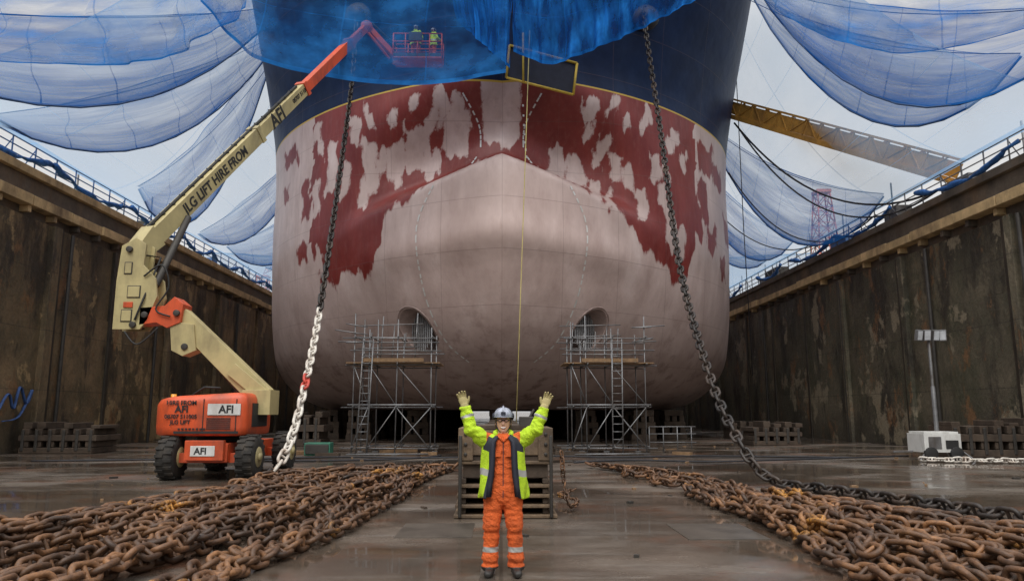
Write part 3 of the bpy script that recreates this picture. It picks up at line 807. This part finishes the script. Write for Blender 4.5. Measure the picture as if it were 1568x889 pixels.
mb.beam(A+Vector((.15,-.28,.0)),A+(B-A)*.35+Vector((0,-.28,0)),.06,.34,0)
mb.prism([(-8.95,4.1),(-8.3,4.0),(-8.2,3.3),(-8.55,3.15),(-8.85,3.3)],YB-.26,YB+.26,0)
mb.tube([(-8.5,YB-.3,3.4),(-8.5,YB+.3,3.4)],.09,12,2)
mb.tube([A+Vector((-.4,-.1,-.05)),B+Vector((.5,-.1,-.75))],.07,8,2)
mb.prism([(-9.75,4.45),(-9.1,4.5),(-8.85,4.75),(-8.6,4.55),(-8.65,4.05),(-9.0,3.9),(-9.3,4.05),(-9.75,3.98)],YB-.3,YB+.3,1)
tw=[(-10.45,3.86),(-9.72,3.86),(-9.55,4.1),(-9.32,4.76),(-9.4,5.25),(-9.75,5.62),(-9.72,6.2),(-10.0,6.38),(-10.38,6.15),(-10.45,5.2)]
mb.prism(tw,YB-.3,YB-.22,0); mb.prism(tw,YB+.22,YB+.3,0)
mb.prism([(-10.35,3.95),(-9.8,3.95),(-9.62,4.3),(-9.5,4.75),(-9.6,5.2),(-9.85,5.5),(-9.85,6.1),(-10.3,6.05)],YB-.22,YB+.22,0)
for zz,xx,ww in((4.2,-10.1,.3),(4.85,-9.95,.36),(5.5,-10.15,.22)): 
    mb.bx(xx-ww/2,xx+ww/2,YB-.315,YB-.302,zz-.14,zz+.2,2); mb.bx(xx-ww/2+.025,xx+ww/2-.025,YB-.33,YB-.316,zz-.115,zz+.175,0)
mb.bx(-10.2,-9.95,YB-.33,YB-.302,4.45,4.6,1)
for xx,zz in((-10.15,6.05),(-9.6,4.25),(-8.75,4.3),(-9.9,3.98)): mb.tube([(xx,YB-.38,zz),(xx,YB+.38,zz)],.085,14,2)
mb.tube(smoothp([(-9.7,YB-.34,5.3),(-9.2,YB-.4,5.6),(-9.0,YB-.36,5.0),(-9.3,YB-.36,4.4),(-8.9,YB-.36,4.2)],6),.025,6,3)
mb.tube(smoothp([(-10.1,YB-.34,3.8),(-9.7,YB-.4,3.45),(-9.2,YB-.36,3.9)],6),.025,6,3)
P0=Vector((-10.15,20.2,6.0)); P1=Vector((-6.1,31,18.75)); D=(P1-P0)
def bp(s): return P0+D*s
mb.beam(P0,bp(.05),.50,.44,0,.44,.66)
mb.beam(bp(.05),bp(.40),.42,.52,0); mb.beam(bp(.40),bp(.62),.35,.44,0); mb.beam(bp(.615),bp(.88),.30,.37,1); mb.beam(bp(.88),bp(1.0),.24,.30,1)
for s in(.397,.613,.877): mb.beam(bp(s),bp(s+.012),.48-.3*(s-.4)*.6,.58-.3*(s-.4)*.9,0 if s<.6 else 1)
mb.tube([P0+Vector((.62,0,-.9)),bp(.13)+Vector((.25,0,-.25))],.1,10,2)
mb.tube([bp(.02)+Vector((.1,-.3,-.3)),bp(.05)+Vector((.4,-.3,-.7)),P0+Vector((.5,-.35,-1.3)),P0+Vector((.3,-.35,-1.9))],.03,6,3)
d_,s_,u_=mb.frame(D)
for k in range(18):
    q=bp(.06+k*.03); mb.beam(q+u_*.29-s_*.1,q+u_*.29+s_*.1,.06,.05,3)
mb.tube([bp(.05)+u_*.3,bp(.6)+u_*.27],.05,6,3)
J0=P1; J1=Vector((-4.9,31.6,17.55))
mb.ell(J0,(.28,.28,.28),12,8,1); mb.beam(J0+Vector((0,0,.05)),J1+Vector((0,0,.1)),.2,.24,1); mb.tube([J0+Vector((.1,-.1,-.35)),J1+Vector((-.2,-.1,-.1))],.06,8,1)
mb.beam(J1,J1+Vector((.3,.3,.0)),.3,.5,1); mb.tube([J0+Vector((.2,0,.2)),J1+Vector((.1,0,.55))],.05,8,2)
mb.obj('boom',['cream','orange','dsteel','black'],lift,.02)
text('boom_lettering','AFI',bp(.45)+s_*.182-u_*.02,D,u_,.70,'black',lift)
text('boom_lettering','JLG LIFT HIRE FROM',bp(.125)+s_*.217-u_*.02,D,u_,.42,'black',lift)
text('boom_lettering','08707 511005',bp(.55)+s_*.182-u_*.0,D,u_,.22,'black',lift)
text('hood_lettering','HIRE FROM',(-8.42,18.93,1.9),(1,0,0),(0,0,1),.15,'black',lift)
text('hood_lettering','AFI',(-8.2,18.93,1.74),(1,0,0),(0,0,1),.24,'black',lift)
text('hood_lettering','08707 511005',(-8.45,18.93,1.56),(1,0,0),(0,0,1),.14,'black',lift)
text('hood_lettering','JLG LIFT',(-8.3,18.93,1.42),(1,0,0),(0,0,1),.14,'black',lift)
text('hood_lettering','AFI',(-7.1,18.92,1.735),(1,0,0),(0,0,1),.27,'black',lift)
text('chassis_lettering','AFI',(-7.55,18.675,.72),(1,0,0),(0,0,1),.22,'black',lift)
mb=MB(); bx0,bx1,by0,by1,bz=-4.95,-2.75,31.4,32.4,17.55
mb.bx(bx0,bx1,by0,by1,bz-.06,bz,0)
for x in np.linspace(bx0,bx1,5):
    for y in(by0,by1): mb.tube([(x,y,bz),(x,y,bz+1.1)],.03,6,0)
for z in(.35,.72,1.1):
    mb.tube([(bx0,by0,bz+z),(bx1,by0,bz+z),(bx1,by1,bz+z),(bx0,by1,bz+z),(bx0,by0,bz+z)],.03,6,0)
mb.bx(bx0+.7,bx0+1.3,by0-.06,by0+.12,bz+.75,bz+1.15,1); mb.bx(bx0,bx1,by0-.01,by0+.005,bz,bz+.15,1)
mb.obj('work_basket',['orange','dsteel'],lift)

# ---------------------------------------------------------------- people
def figure(name,loc,pose,rotz=0,scale=1.0,detail=True):
    root=empty(name,loc); root.rotation_euler=(0,0,rotz); root.scale=(scale,)*3
    b=MB()
    def er(z,rx,ry,y=0,x=0,n=20): return [(x+rx*math.cos(t)*(1-.08*abs(math.sin(2*t))),y+ry*math.sin(t),z) for t in [2*math.pi*k/n for k in range(n)]]
    b.rings([er(.70,.14,.10),er(.78,.19,.13),er(.88,.20,.135),er(1.0,.175,.128),er(1.12,.172,.125),er(1.25,.188,.125),er(1.33,.19,.115),er(1.385,.155,.095),er(1.415,.09,.075)])
    b.tube([(0,0,1.36),(0,-.005,1.44),(0,-.01,1.50)],[.068,.056,.055],14)
    for sx in(-1,1):
        hx,kx,ax=.092,.118,.13
        b.tube([(sx*hx,0,.80),(sx*.100,-.005,.70),(sx*.104,-.012,.64),(sx*.110,-.01,.58),(sx*(kx+.004),-.03,.47),(sx*.117,-.012,.44),(sx*.123,-.008,.38),(sx*.125,-.005,.33),(sx*ax,0,.22),(sx*.134,-.006,.17),(sx*.13,.0,.13),(sx*.134,0,.075),(sx*.13,0,.06)],[.112,.108,.096,.099,.088,.078,.085,.078,.080,.090,.076,.092,.07],18)
        b.tube([(sx*.128,.07,.045),(sx*.13,.0,.05),(sx*.14,-.08,.045),(sx*.15,-.165,.038),(sx*.152,-.2,.034)],[.042,.05,.048,.046,.028],12,0,.85)
        sh,el,wr=[Vector(q) for q in pose[sx]]
        b.tube([Vector((sx*.09,0,1.33)),sh,sh.lerp(el,.35)+Vector((0,0,-.012)),sh.lerp(el,.7)+Vector((0,0,.004)),el+Vector((sx*.006,0,-.012)),el.lerp(wr,.3),el.lerp(wr,.6),el.lerp(wr,.85),wr],[.08,.092,.088,.074,.08,.066,.070,.056,.058],18)
    b.rings([[(rx*math.cos(t),ry*math.sin(t)+yy,z) for t in [2*math.pi*k/20 for k in range(20)]] for z,rx,ry,yy in
        ((1.432,.028,.03,-.055),(1.445,.046,.055,-.03),(1.47,.06,.078,-.012),(1.51,.069,.088,-.006),(1.55,.073,.093,0),(1.59,.073,.094,.004),(1.63,.062,.08,.006),(1.655,.035,.045,.006))])
    b.tube([(0,-.088,1.545),(0,-.104,1.522),(0,-.098,1.508)],[.010,.017,.012],8)
    for sx in(-1,1): b.ell((sx*.077,.008,1.535),(.012,.022,.032),8,6)
    b.ell((0,-.075,1.452),(.026,.022,.018),10,6)
    b.ell((0,-.083,1.478),(.028,.012,.008),10,6)
    o=b.obj('body',['skin'],None)
    rm=o.modifiers.new('r','REMESH'); rm.mode='VOXEL'; rm.voxel_size=.0085 if detail else .02; rm.use_smooth_shade=True
    sm=o.modifiers.new('s','SMOOTH'); sm.iterations=3 if detail else 1; sm.factor=.5
    me=apply_mod(o); me.materials.clear()
    if detail:
        from mathutils import noise as mn
        me.update(); nrm=[v.normal.copy() for v in me.vertices]
        for v,nn in zip(me.vertices,nrm):
            c=v.co
            if c.z>1.42 and abs(c.x)<.12 or c.z<.09: continue
            k=mn.noise(Vector((c.x*9,c.y*9,c.z*26)))+.6*mn.noise(Vector((c.x*22+5,c.y*22,c.z*38+c.x*30)))
            v.co=c+nn*k*.010
    for k in('coverall','skin','hivis','boot','reflect','lining'): me.materials.append(M[k])
    for p in me.polygons:
        c=p.center; p.use_smooth=True; mi=0
        if c.z>1.425 and abs(c.x)<.12: mi=1
        elif c.z<.092: mi=3
        elif .235<c.z<.285 : mi=4
        elif abs(c.x)>.175 and c.z>.9: mi=2
        if mi==2:
            el=Vector(pose[1 if c.x>0 else -1][1]); wr=Vector(pose[1 if c.x>0 else -1][2]); t=(c-el).dot(wr-el)/(wr-el).length_squared
            if .5<t<.62: mi=4
        p.material_index=mi
    o.parent=root
    j=MB(); nA=56; lev=[(1.405,.115,.09),(1.385,.18,.118),(1.34,.222,.14),(1.25,.224,.15),(1.12,.222,.152),(1.06,.226,.154),(1.0,.232,.158),(.9,.244,.166),(.8,.252,.172),(.77,.25,.172)]
    gap=[30,27,27,29,31,32,34,36,38,38]
    V=[];Fs=[];ms=[]
    for li,(z,rx,ry) in enumerate(lev):
        for k in range(nA+1):
            a=R(-90+gap[li])+(2*math.pi-2*R(gap[li]))*k/nA
            wob=1+.06*math.sin(a*5+z*9)*(1.45-z)/.6+.04*math.sin(a*11-z*14)*(1.5-z)/.6
            V.append((rx*wob*math.cos(a),ry*wob*math.sin(a)-.004,z+.014*math.sin(a*4)))
    for li in range(len(lev)-1):
        for k in range(nA):
            q=li*(nA+1)+k; Fs.append((q,q+1,q+nA+2,q+nA+1)); 
            ms.append(1 if (k<2 or k>nA-3) else (2 if li==5 else (1 if (li in(1,2) and (k<7 or k>nA-8)) else 0)))
    for f,m_ in zip(Fs,ms): j.f.append(f); j.m.append(m_); j.sm.append(True)
    j.v=V
    jo=j.obj('jacket',['hivis','lining','reflect','lining'],root)
    so_=jo.modifiers.new('s','SOLIDIFY'); so_.thickness=.014; so_.offset=0; so_.material_offset=0
    sb=jo.modifiers.new('ss','SUBSURF'); sb.levels=1; sb.render_levels=1
    st=MB()
    for sx in(-1,1):
        rings=[]
        for z,x,y in((1.40,.06,-.095),(1.34,.10,-.135),(1.25,.105,-.146),(1.12,.11,-.150),(1.0,.118,-.152),(.9,.135,-.152),(.79,.145,-.152)):
            rings.append([(sx*(x-.026),y-.004,z),(sx*x,y-.02,z),(sx*(x+.03),y-.012,z),(sx*(x+.02),y+.012,z)])
        st.rings(rings,0,True)
    st.tube([(-.075,-.06,1.40),(-.085,.0,1.43),(-.05,.07,1.445),(0,.085,1.45),(.05,.07,1.445),(.085,.0,1.43),(.075,-.06,1.40)],.026,10,1)
    st.obj('jacket_trim',['lining','hivis'],root)
    dt=MB(); dt.bx(-.004,.004,-.135,-.122,.78,1.34,0); 
    for sx in(-1,1):
        dt.box((sx*.052,-.13,1.22),(.06,.012,.06),1); dt.tube([(sx*.055,-.098,1.40),(sx*.03,-.112,1.375),(sx*.005,-.122,1.34)],[.014,.012,.008],8,1)
    dt.obj('coverall_details',['lining','coverall'],root)
    h=MB(); rings=[]
    for z,s,yy in((1.592,1.0,0),(1.60,1.03,0),(1.625,1.0,.002),(1.655,.86,.003),(1.68,.62,.003),(1.692,.3,.003)):
        rings.append([(.098*s*math.cos(t),.118*s*math.sin(t)+yy,z) for t in [2*math.pi*k/24 for k in range(24)]])
    h.rings(rings,0,True)
    h.rings([[(.102*math.cos(t),(.122+(.035 if math.sin(t)<0 else 0)*abs(math.sin(t)))*math.sin(t),z) for t in [2*math.pi*k/24 for k in range(24)]] for z in(1.588,1.597)],0,True)
    h.tube([(0,-.10,1.64),(0,-.06,1.685),(0,.0,1.70),(0,.06,1.685),(0,.1,1.64)],.012,8,0)
    for sx in(-1,1): h.tube([(sx*.08,-.01,1.59),(sx*.072,-.035,1.50),(sx*.04,-.06,1.445),(0,-.078,1.432)],.005,6,1); h.ell((sx*.101,.0,1.60),(.016,.035,.035),10,8,1)
    h.box((0,-.128,1.632),(.05,.03,.028),1)
    h.obj('helmet',['helmet','lining'],root)
    g=MB()
    for sx in(-1,1):
        g.ell((sx*.032,-.091,1.557),(.026,.008,.015),14,8,0); g.tube([(sx*.055,-.082,1.56),(sx*.076,-.04,1.56),(sx*.08,.0,1.552)],.0035,6,0)
        g.ell((sx*.032,-.0985,1.557),(.017,.003,.009),10,6,3)
    g.tube([(-.012,-.099,1.561),(.012,-.099,1.561)],.004,6,0)
    g.tube([(-.028,-.089,1.492),(-.014,-.096,1.483),(0,-.099,1.480),(.014,-.096,1.483),(.028,-.089,1.492)],[.002,.006,.0075,.006,.002],8,1)
    g.tube([(-.032,-.086,1.494),(-.016,-.095,1.476),(0,-.099,1.471),(.016,-.095,1.476),(.032,-.086,1.494)],.0035,6,2)
    for sx in(-1,1): g.tube([(sx*.068,-.03,1.59),(sx*.074,-.01,1.55),(sx*.07,.03,1.5),(sx*.05,.06,1.46)],[.012,.014,.02,.02],8,4)
    g.ell((0,.055,1.54),(.066,.05,.07),12,8,4)
    g.obj('face_details',['lining','white',simple('lips',(.4,.12,.1),.5),'skin',simple('hair',(.08,.045,.025),.7)],root)
    for sx in(-1,1):
        hd=MB(); wr=Vector(pose[sx][2]); fd=(wr-Vector(pose[sx][1])).normalized(); 
        out=pose.get('out',Vector((0,-1,0)))
        side=fd.cross(out).normalized(); nrm=side.cross(fd).normalized()
        if side.x*sx>0: side=-side
        def L(a,b_,c): return wr+fd*a+side*b_+nrm*c
        hd.tube([L(-.03,0,0),L(.01,0,0),L(.03,0,0)],[.048,.044,.038],12)
        rings=[]
        for a,wd,th in((.0,.032,.024),(.03,.042,.023),(.065,.048,.021),(.092,.045,.018),(.1,.038,.014)):
            rings.append([L(a,wd*math.cos(t),th*math.sin(t)) for t in [2*math.pi*k/14 for k in range(14)]])
        hd.rings(rings)
        for i,(off,ln) in enumerate(((.034,.062),(.012,.072),(-.012,.066),(-.033,.05))):
            sp_=off*.5
            hd.tube([L(.075,off*.9,0),L(.098,off,0),L(.098+ln*.45,off+sp_*.35,.01),L(.098+ln*.75,off+sp_*.5,.024),L(.098+ln*.9,off+sp_*.55,.038)],[.0125,.0125,.0118,.0108,.008],10)
        hd.tube([L(.02,.028,.002),L(.045,.052,.008),L(.07,.066,.014),L(.09,.072,.02)],[.016,.015,.013,.01],10)
        ho=hd.obj('gloved_hand',['glove'],None)
        rm=ho.modifiers.new('r','REMESH'); rm.mode='VOXEL'; rm.voxel_size=.004 if detail else .01; rm.use_smooth_shade=True
        apply_mod(ho); ho.parent=root
        for p in ho.data.polygons: p.use_smooth=True
    return root
pose={-1:((-.185,0,1.35),(-.335,-.07,1.47),(-.405,-.05,1.70)),1:((.185,0,1.35),(.345,-.07,1.47),(.43,-.05,1.69)),'out':Vector((0,-1,0))}
figure('shipyard_worker',(0.02,8.1,0),pose,0,1.02)
pose2={-1:((-.18,0,1.35),(-.25,-.08,1.12),(-.16,-.28,1.1)),1:((.18,0,1.35),(.27,-.05,1.12),(.22,-.27,1.2)),'out':Vector((0,0,-1))}
figure('basket_worker',(-4.0,31.9,17.55),pose2,R(160),1.05,False)
figure('basket_worker',(-3.2,32.0,17.55),pose2,R(120),1.0,False)

# ---------------------------------------------------------------- light tower with generator
mb=MB(); ly=27.0; lx=15.75
mb.tube([(lx,ly,.3),(lx,ly,4.4)],.055,8,0); mb.tube([(lx,ly,.3),(lx,ly,2.6)],.08,8,0)
mb.beam((lx-.5,ly,4.3),(lx+.5,ly,4.3),.06,.06,0)
for x,zr in((-.42,.3),(-.12,-.1),(.2,.1),(.46,-.4)):
    rt=Matrix.Rotation(zr,3,'Z')@Matrix.Rotation(R(14),3,'X')
    mb.box((lx+x,ly-.12,4.45),(.25,.14,.4),0,rt); mb.box(Vector((lx+x,ly-.12,4.45))+rt@Vector((0,-.075,0)),(.2,.02,.33),2,rt)
mb.bx(lx-1.0,lx+.3,ly-.9,ly+.2,.28,.92,1); mb.bx(lx-.95,lx+.25,ly-.85,ly+.15,.925,.99,1)
mb.bx(lx-.85,lx-.4,ly-.915,ly-.9,.4,.82,0); mb.bx(lx-.25,lx+.2,ly-.915,ly-.9,.4,.7,3)
for x in(-.8,.1): 
    mb.tube([(lx+x-.0,ly-.98,.24),(lx+x,ly-.84,.24)],.23,16,3)
for x,y in((-1.3,-1.1),(.6,-1.1),(.6,.4)): mb.tube([(lx+x*.7,ly+y*.7,.3),(lx+x,ly+y,.02)],.03,6,0)
mb.beam((lx-1.1,ly-.3,.3),(lx-1.8,ly-.3,.28),.06,.06,0)
mb.obj('light_tower',['steel','white','glass','black'],None,.02)

# ---------------------------------------------------------------- gangway + cables + cranes
mb=MB(); G0=Vector((15.6,47.5,21.4)); G1=Vector((22.2,35.2,13.0)); 
gd,gs,gu=mb.frame(G1-G0)
mb.beam(G0,G1,1.3,.12,0)
for s in(-1,1):
    o=gs*s*.65
    mb.beam(G0+o+gu*.06,G1+o+gu*.06,.14,.3,0); mb.beam(G0+o+gu*1.15,G1+o+gu*1.15,.10,.12,0)
    n=14
    for k in range(n):
        a=G0+(G1-G0)*(k/n); b_=G0+(G1-G0)*((k+1)/n)
        mb.beam(a+o+gu*.1,a+o+gu*1.15,.07,.07,0); mb.beam(a+o+gu*(.1 if k%2 else 1.15),b_+o+gu*(1.15 if k%2 else .1),.06,.06,0)
    mb.beam(G0+o*.97+gu*.62,G1+o*.97+gu*.62,.02,.78,1)
mb.obj('gangway',['gangway','gangway'],None)
mb=MB()
mb.tube(catenary((15.6,47,20.8),(21.8,35.5,12.6),2.6),.06,6,0); mb.tube(catenary((15.6,46.5,20.4),(21.6,35,12.5),3.4),.05,6,0)
mb.tube(catenary((15.7,49,18),(21.0,40,12.6),3.0),.04,6,0)
mb.tube(catenary((15.7,52,16),(20.8,48,12.6),1.2),.04,6,0)
mb.obj('shore_power_cable',['cable'])
mb=MB(); mb.tube(catenary((1.3,32.6,19.5),(.62,32.0,.9),0,3),.022,6,0); mb.obj('yellow_hoist_line',['rope'])
mb=MB(); mb.tube([(15.9,47,24),(16.2,48,14),(16.4,48.3,4)],.03,5,0)
mb.obj('hull_drop_line',['cable'])
def lattice(name,x,y,z0,z1,w0,w1,mat,jib=None):
    mb=MB(); n=int((z1-z0)/2.6)
    def c(k,i):
        t=k/n; w_=w0+(w1-w0)*t; return Vector((x+(-1,1,1,-1)[i]*w_/2,y+(-1,-1,1,1)[i]*w_/2,z0+(z1-z0)*t))
    for k in range(n):
        for i in range(4):
            mb.tube([c(k,i),c(k+1,i)],.13,5,0); mb.tube([c(k,i),c(k+1,(i+1)%4)],.07,5,0); mb.tube([c(k,(i+1)%4),c(k+1,i)],.07,5,0); mb.tube([c(k,i),c(k,(i+1)%4)],.07,5,0)
    mb.bx(x-w1*.6,x+w1*.6,y-w1*.6,y+w1*.6,z1,z1+.5,0)
    if jib:
        J=Vector(jib); T=Vector((x,y,z1+1)); 
        for k in range(20):
            mb.tube([T+(J-T)*(k/20)+Vector((0,0,1.2*(1-.6*k/20)*(k%2))),T+(J-T)*((k+1)/20)+Vector((0,0,1.2*(1-.6*k/20)*((k+1)%2)))],.08,5,0)
        mb.tube([T,J],.12,5,0)
    mb.obj(name,[mat])
lattice('dockyard_crane',54,120,11.5,38,5.6,2.0,'red')
lattice('dockyard_crane',-62,190,12,36,4,2.5,'red',(-45,175,40))

# ---------------------------------------------------------------- nets
def net_mat(name,col,a0,a1,trans=.5,fold=(26,2.5),seam=(9,5),grad=0,col2=None,det=6):
    m=bpy.data.materials.new(name); m.use_nodes=True; nt=m.node_tree; nt.nodes.clear()
    o=N(nt,'ShaderNodeOutputMaterial'); uv=N(nt,'ShaderNodeUVMap')
    mp=N(nt,'ShaderNodeMapping'); mp.inputs['Scale'].default_value=(fold[0],fold[1],1); nt.links.new(uv.outputs[0],mp.inputs[0])
    n=noise(nt,mp.outputs[0],1.0,det,.6)
    mp2=N(nt,'ShaderNodeMapping'); mp2.inputs['Scale'].default_value=(3,3,1); nt.links.new(uv.outputs[0],mp2.inputs[0])
    n2=noise(nt,mp2.outputs[0],1.0,3,.5)
    f=mth(nt,'ADD',mth(nt,'MULTIPLY',n,.6),mth(nt,'MULTIPLY',n2,.4))
    al=N(nt,'ShaderNodeMapRange'); al.inputs[1].default_value=.38; al.inputs[2].default_value=.62; al.inputs[3].default_value=a0; al.inputs[4].default_value=a1
    nt.links.new(f,al.inputs[0])
    sp=N(nt,'ShaderNodeSeparateXYZ'); nt.links.new(uv.outputs[0],sp.inputs[0])
    def ln(v,k,w_):
        fr=mth(nt,'FRACT',mth(nt,'MULTIPLY',v,k)); return mth(nt,'LESS_THAN',fr,w_)
    sm=mth(nt,'MAXIMUM',ln(sp.outputs[0],seam[0],.018),ln(sp.outputs[1],seam[1],.014))
    edge=mth(nt,'MAXIMUM',mth(nt,'GREATER_THAN',sp.outputs[1],.975),mth(nt,'LESS_THAN',sp.outputs[1],.015))
    a=mth(nt,'ADD',al.outputs[0],mth(nt,'MULTIPLY',sm,.22),clamp=True); a=mth(nt,'ADD',a,mth(nt,'MULTIPLY',edge,.4),clamp=True)
    if grad:
        pw=mth(nt,'POWER',sp.outputs[1],2.5); a=mth(nt,'ADD',a,mth(nt,'MULTIPLY',pw,grad),clamp=True)
    df=N(nt,'ShaderNodeBsdfDiffuse'); tr=N(nt,'ShaderNodeBsdfTranslucent')
    cc=ramp(nt,n,[(.35,col),(.65,col2 or tuple(x*1.5 for x in col))])
    for q in(df,tr): nt.links.new(cc,q.inputs['Color'])
    mx=N(nt,'ShaderNodeMixShader'); mx.inputs[0].default_value=trans; nt.links.new(df.outputs[0],mx.inputs[1]); nt.links.new(tr.outputs[0],mx.inputs[2])
    tp=N(nt,'ShaderNodeBsdfTransparent'); m2=N(nt,'ShaderNodeMixShader'); nt.links.new(a,m2.inputs[0]); nt.links.new(tp.outputs[0],m2.inputs[1]); nt.links.new(mx.outputs[0],m2.inputs[2])
    nt.links.new(m2.outputs[0],o.inputs[0]); return m
NB=net_mat('pale_debris_net',(.22,.42,.68),.26,.50,.7,(9,3),(14,6),0,(.36,.54,.76))
NS=net_mat('blue_debris_net',(.014,.10,.36),.16,.56,.5,(4,12),(7,2),.42,(.035,.20,.60))
NT=net_mat('bright_blue_net',(.008,.085,.34),.40,.92,.55,(16,3),(4,3),.08,(.028,.26,.78),4)
NW=net_mat('bow_wing_net',(.012,.11,.38),.14,.66,.55,(7,5),(4,3),.22,(.04,.27,.74),4)
def sheet(mb,top,bot,nu,nv,sag=0,rip=.15,seed=0,sagdir=(0,0,-1),f1=31,f2=67):
    T=resample_n(top,nu); B=resample_n(bot,nu); sg=Vector(sagdir); o=len(mb.v); rr=random.Random(seed); p1=rr.uniform(0,6);p2=rr.uniform(0,6)
    for i in range(nu):
        for j in range(nv):
            v=j/(nv-1); u=i/(nu-1); p=T[i].lerp(B[i],v)+sg*(sag*4*v*(1-v))
            w_=rip*(math.sin(u*f1+p1+4*v)+.6*math.sin(u*f2+p2-6*v)+.5*math.sin(v*15+u*9+p1))
            p+=Vector((w_*.4,w_,w_*.4)); mb.v.append(tuple(p)); mb.uv.append((u,v))
    for i in range(nu-1):
        for j in range(nv-1):
            a=o+i*nv+j; mb.f.append((a,a+1,a+nv+1,a+nv)); mb.m.append(0); mb.sm.append(True)
def resample_n(pts,n):
    pts=[Vector(p) for p in pts]; pts=smoothp(pts,8) if len(pts)>2 else pts
    L=[0]
    for a,b in zip(pts[:-1],pts[1:]): L.append(L[-1]+(b-a).length)
    out=[]
    for k in range(n):
        s=L[-1]*k/(n-1); i=0
        while i<len(L)-2 and L[i+1]<s: i+=1
        out.append(pts[i].lerp(pts[i+1],(s-L[i])/max(1e-6,L[i+1]-L[i])))
    return out
def netobj(name,mb,mat):
    o=mb.obj(name,[mat],None,0,False); uvl=o.data.uv_layers.new(name='UVMap')
    li=np.empty(len(o.data.loops),dtype=np.int32); o.data.loops.foreach_get('vertex_index',li)
    uvl.data.foreach_set('uv',np.array(mb.uv)[li].ravel()); return o
def NM():
    m=MB(); m.uv=[]; return m
for sx in(-1,1):
    H=13.1 if sx<0 else 12.6
    m=NM()
    dock=[(sx*20.6,24,H),(sx*20.6,45,H),(sx*20.6,75,H),(sx*20.6,120,H)]
    shp=[(sx*13,36,31),(sx*15.8,48,30),(sx*15.9,75,29),(sx*15.9,120,28)]
    sheet(m,shp,dock,90,26,2.8,.10,3)
    netobj('debris_net',m,NB)
    m=NM()
    sheet(m,[(sx*16,120,27),(sx*30,122,27),(sx*70,125,30)],[(sx*16,120,9),(sx*30,122,9),(sx*70,125,11)],30,10,0,.3,5)
    netobj('debris_net',m,NB)
    m=NM(); rr=random.Random(77+sx)
    rp_=MB()
    for k in range(8):
        ya=21+k*9+rr.uniform(-3,3); yb=max(38,ya+rr.uniform(6,24)); sag=rr.uniform(1.6,3.6 if sx>0 and k<2 else 4.5); wd=rr.uniform(2.0,5.5)*(1-.05*k)
        if sx>0 and k<2: wd*=.6
        zt=rr.uniform(24,31)-k*.6
        a=Vector((sx*20.6,ya,H+rr.uniform(.3,1.2)+(2.2 if (sx>0 and k<2) else 0))); b_=Vector((sx*15.6 if yb>44 else sx*14,yb,zt))
        t=catenary(a,b_,sag*.3,12); bo=[q-Vector((0,0,(wd+sag*.5)*math.sin(math.pi*i/12)**.8+.15)) for i,q in enumerate(t)]
        sheet(m,t,bo,60,14,0,.13,k,(0,0,-1),11,29)
        rp_.tube(bo,.05,5,0); rp_.tube(catenary(a,b_+Vector((0,3,2)),sag*.4,12),.022,5,0)
    netobj('debris_net_swag',m,NS); rp_.obj('net_rope',['net_rope'])
m=NM()
t=[(-11,30,23.5),(-14,29,20.5),(-18,26,17.5),(-21,23,15.8)]
b_=[(-11,30,19.0),(-14.0,28.5,15.9),(-17.5,25.5,14.2),(-21,23,13.5)]
sheet(m,t,b_,70,18,.3,.2,3); netobj('debris_net_swag',m,NW)
m=NM()
t=[(10,32,25),(13,31,22.5),(17,29,20.0),(21,26,18.6)]
b_=[(10.5,32,23),(13.2,31,19.2),(17,29,16.6),(21,26,16.4)]
sheet(m,t,b_,70,18,.3,.2,9); netobj('debris_net_swag',m,NW)
m=NM()
t=[(-13.5,30.5,25),(-8,29.5,24.5),(-4,29.5,24),(0.4,31,24)]
b_=[(-13.0,30,19.3),(-10.8,29.6,16.7),(-7.2,29.3,15.5),(-3.4,29.3,15.2),(0.2,30.2,16.2)]
sheet(m,t,b_,160,44,.2,.14,1,(0,0,-1),19,47); netobj('bow_net',m,NW)
m=NM()
t=[(.2,31.2,24),(3,30.6,24),(6.5,30.6,24),(10.5,31,24)]
b_=[(.5,31.0,17.6),(1.3,30.5,17.0),(2.4,30.5,16.8),(5.2,30.5,18.0),(7.0,30.6,19.0),(9.6,31,20.6)]
sheet(m,t,b_,200,36,.2,.16,2,(0,0,-1),47,103); netobj('bow_net',m,NT)
m=NM()
t=[(-3.0,30.6,24),(-1.5,30.4,24),(.6,31.2,24)]
b_=[(-2.0,30.2,18.6),(-.8,30.0,17.4),(.35,30.8,16.7)]
sheet(m,t,b_,90,30,.2,.12,5,(0,0,-1),23,61); netobj('bow_net',m,NT)
